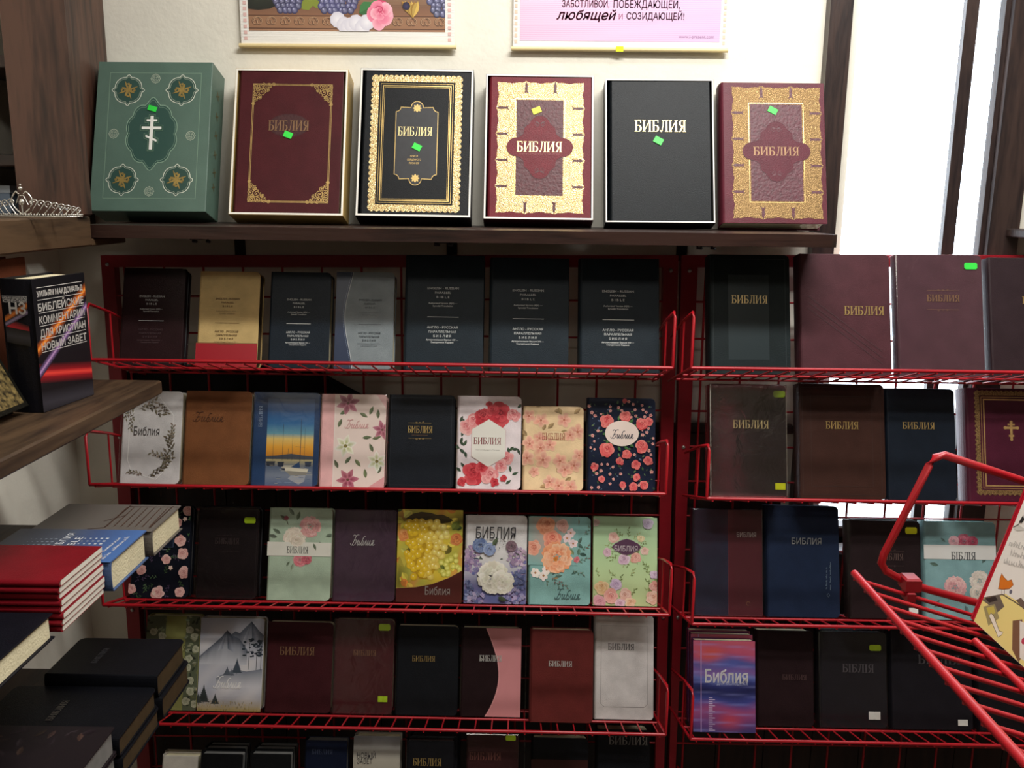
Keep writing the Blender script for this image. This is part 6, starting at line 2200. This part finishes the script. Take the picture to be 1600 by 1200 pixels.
m.tube([P(u, v, Yg) for u, v in pts], .0042, 8); seat(m, 'side_guard')
m = MB()
c = P(1422, 913, YA - .004)
m.box(c.x - .007, YA - .010, c.z - .008, c.x + .010, YA + .010, c.z + .008, 0, .002)
m.box(c.x - .005, YA - .012, c.z - .018, c.x + .004, YA + .004, c.z - .007, 0, .001)
seat(m, 'corner_bracket', M_redframe)
m = MB(); m.box(A.x + .30, .28, 0, A.x + .33, .31, A.z + .35, 0, .002); m.box(A.x + .30, YA - .03, 0, A.x + .33, YA, A.z + .35, 0, .002)
seat(m, 'stand_post', M_redframe)

# picture book standing in it
lean = math.radians(15)
bc_ = P(1513, 963, .86)
up = V((math.sin(lean), 0, math.cos(lean)))
ex = V((0, -1, 0))
nn = ex.cross(up)
wb, hb = .30, .24
b = Book(frame(bc_ + ex * (wb / 2), ex, up, nn), wb, hb, .010, 'red edged picture book with an orange bird and a bone on its cover', '#b3182a', style='hard', r=.001, gloss=.3, name='picture_book', cat='book')
p = b.pr(.0004)
X = lambda u: -wb / 2 + u
E0 = .012
p.rect(X(E0), 0, wb / 2, hb, '#e8e3dc')
q = lambda u, v: b.uv(u, v)
def Q(*a):
    return [q(u, v) for u, v in a]
p.clip = (X(E0), .0008, wb / 2 - .001, hb - .001)
p.poly(Q((1526, 937), (1545, 933), (1572, 928), (1600, 946), (1660, 990), (1660, 1120), (1600, 1050), (1513, 965)), '#ecd98a')
p.stroke(Q((1526, 937), (1545, 933), (1567, 929), (1585, 940), (1600, 950), (1640, 965)), .0012, '#5a4a40')
p.poly(Q((1534, 937), (1562, 930), (1570, 948), (1558, 958), (1544, 944)), '#6a6258'); p.poly(Q((1540, 935), (1556, 932), (1560, 938), (1546, 942)), '#2c2826')
p.poly(Q((1537, 948), (1555, 944), (1562, 966), (1545, 978)), '#a09468'); p.poly(Q((1542, 950), (1553, 947), (1556, 958), (1546, 962)), '#c9b85a')
bone = Q((1546, 963), (1549, 958), (1553, 962), (1562, 986), (1568, 988), (1566, 992), (1560, 996), (1558, 990))
p.poly(bone, '#efe6d6'); p.stroke(bone, .0007, '#6a5a4a', True)
p.poly(Q((1583, 970), (1598, 968), (1602, 1020), (1592, 1035), (1582, 1015)), '#7a5a44'); p.poly(Q((1594, 970), (1640, 990), (1640, 1060), (1594, 1028)), '#e6e2da'); p.disc(*q(1600, 1002), .003, '#c2405a')
p.poly(Q((1588, 938), (1596, 934), (1604, 944), (1600, 952)), '#6a5a50')
bird = Q((1562, 915), (1563, 904), (1566, 896), (1569, 902), (1575, 908), (1581, 906), (1584, 914), (1578, 920), (1568, 921), (1560, 920))
p.poly(bird, '#d9761e'); p.stroke(bird, .0007, '#8a4412', True)
for u in (1566, 1570):
    p.stroke(Q((u, 921), (u, 930)), .0006, '#4a3a30')
p.disc(*q(1580, 925), .0022, '#6a6a78')
for (v0, u0, u1) in ((853, 1575, 1640), (868, 1577, 1640), (880, 1567, 1640)):
    a_, c_ = q(u0 + 2, v0), q(u0 + 45, v0 + 11); p.scribble(a_[0], a_[1], c_[0], c_[1], .0062, .0011, '#b7b3ae')
p.stroke(Q((1584, 824), (1592, 820), (1597, 812), (1600, 806)), .001, '#5a5650'); p.poly(Q((1593, 816), (1599, 806), (1602, 812), (1597, 818)), '#2c2c2c'); p.poly(Q((1584, 825), (1594, 821), (1604, 828), (1590, 830)), '#c9c5be')
b.put(p)
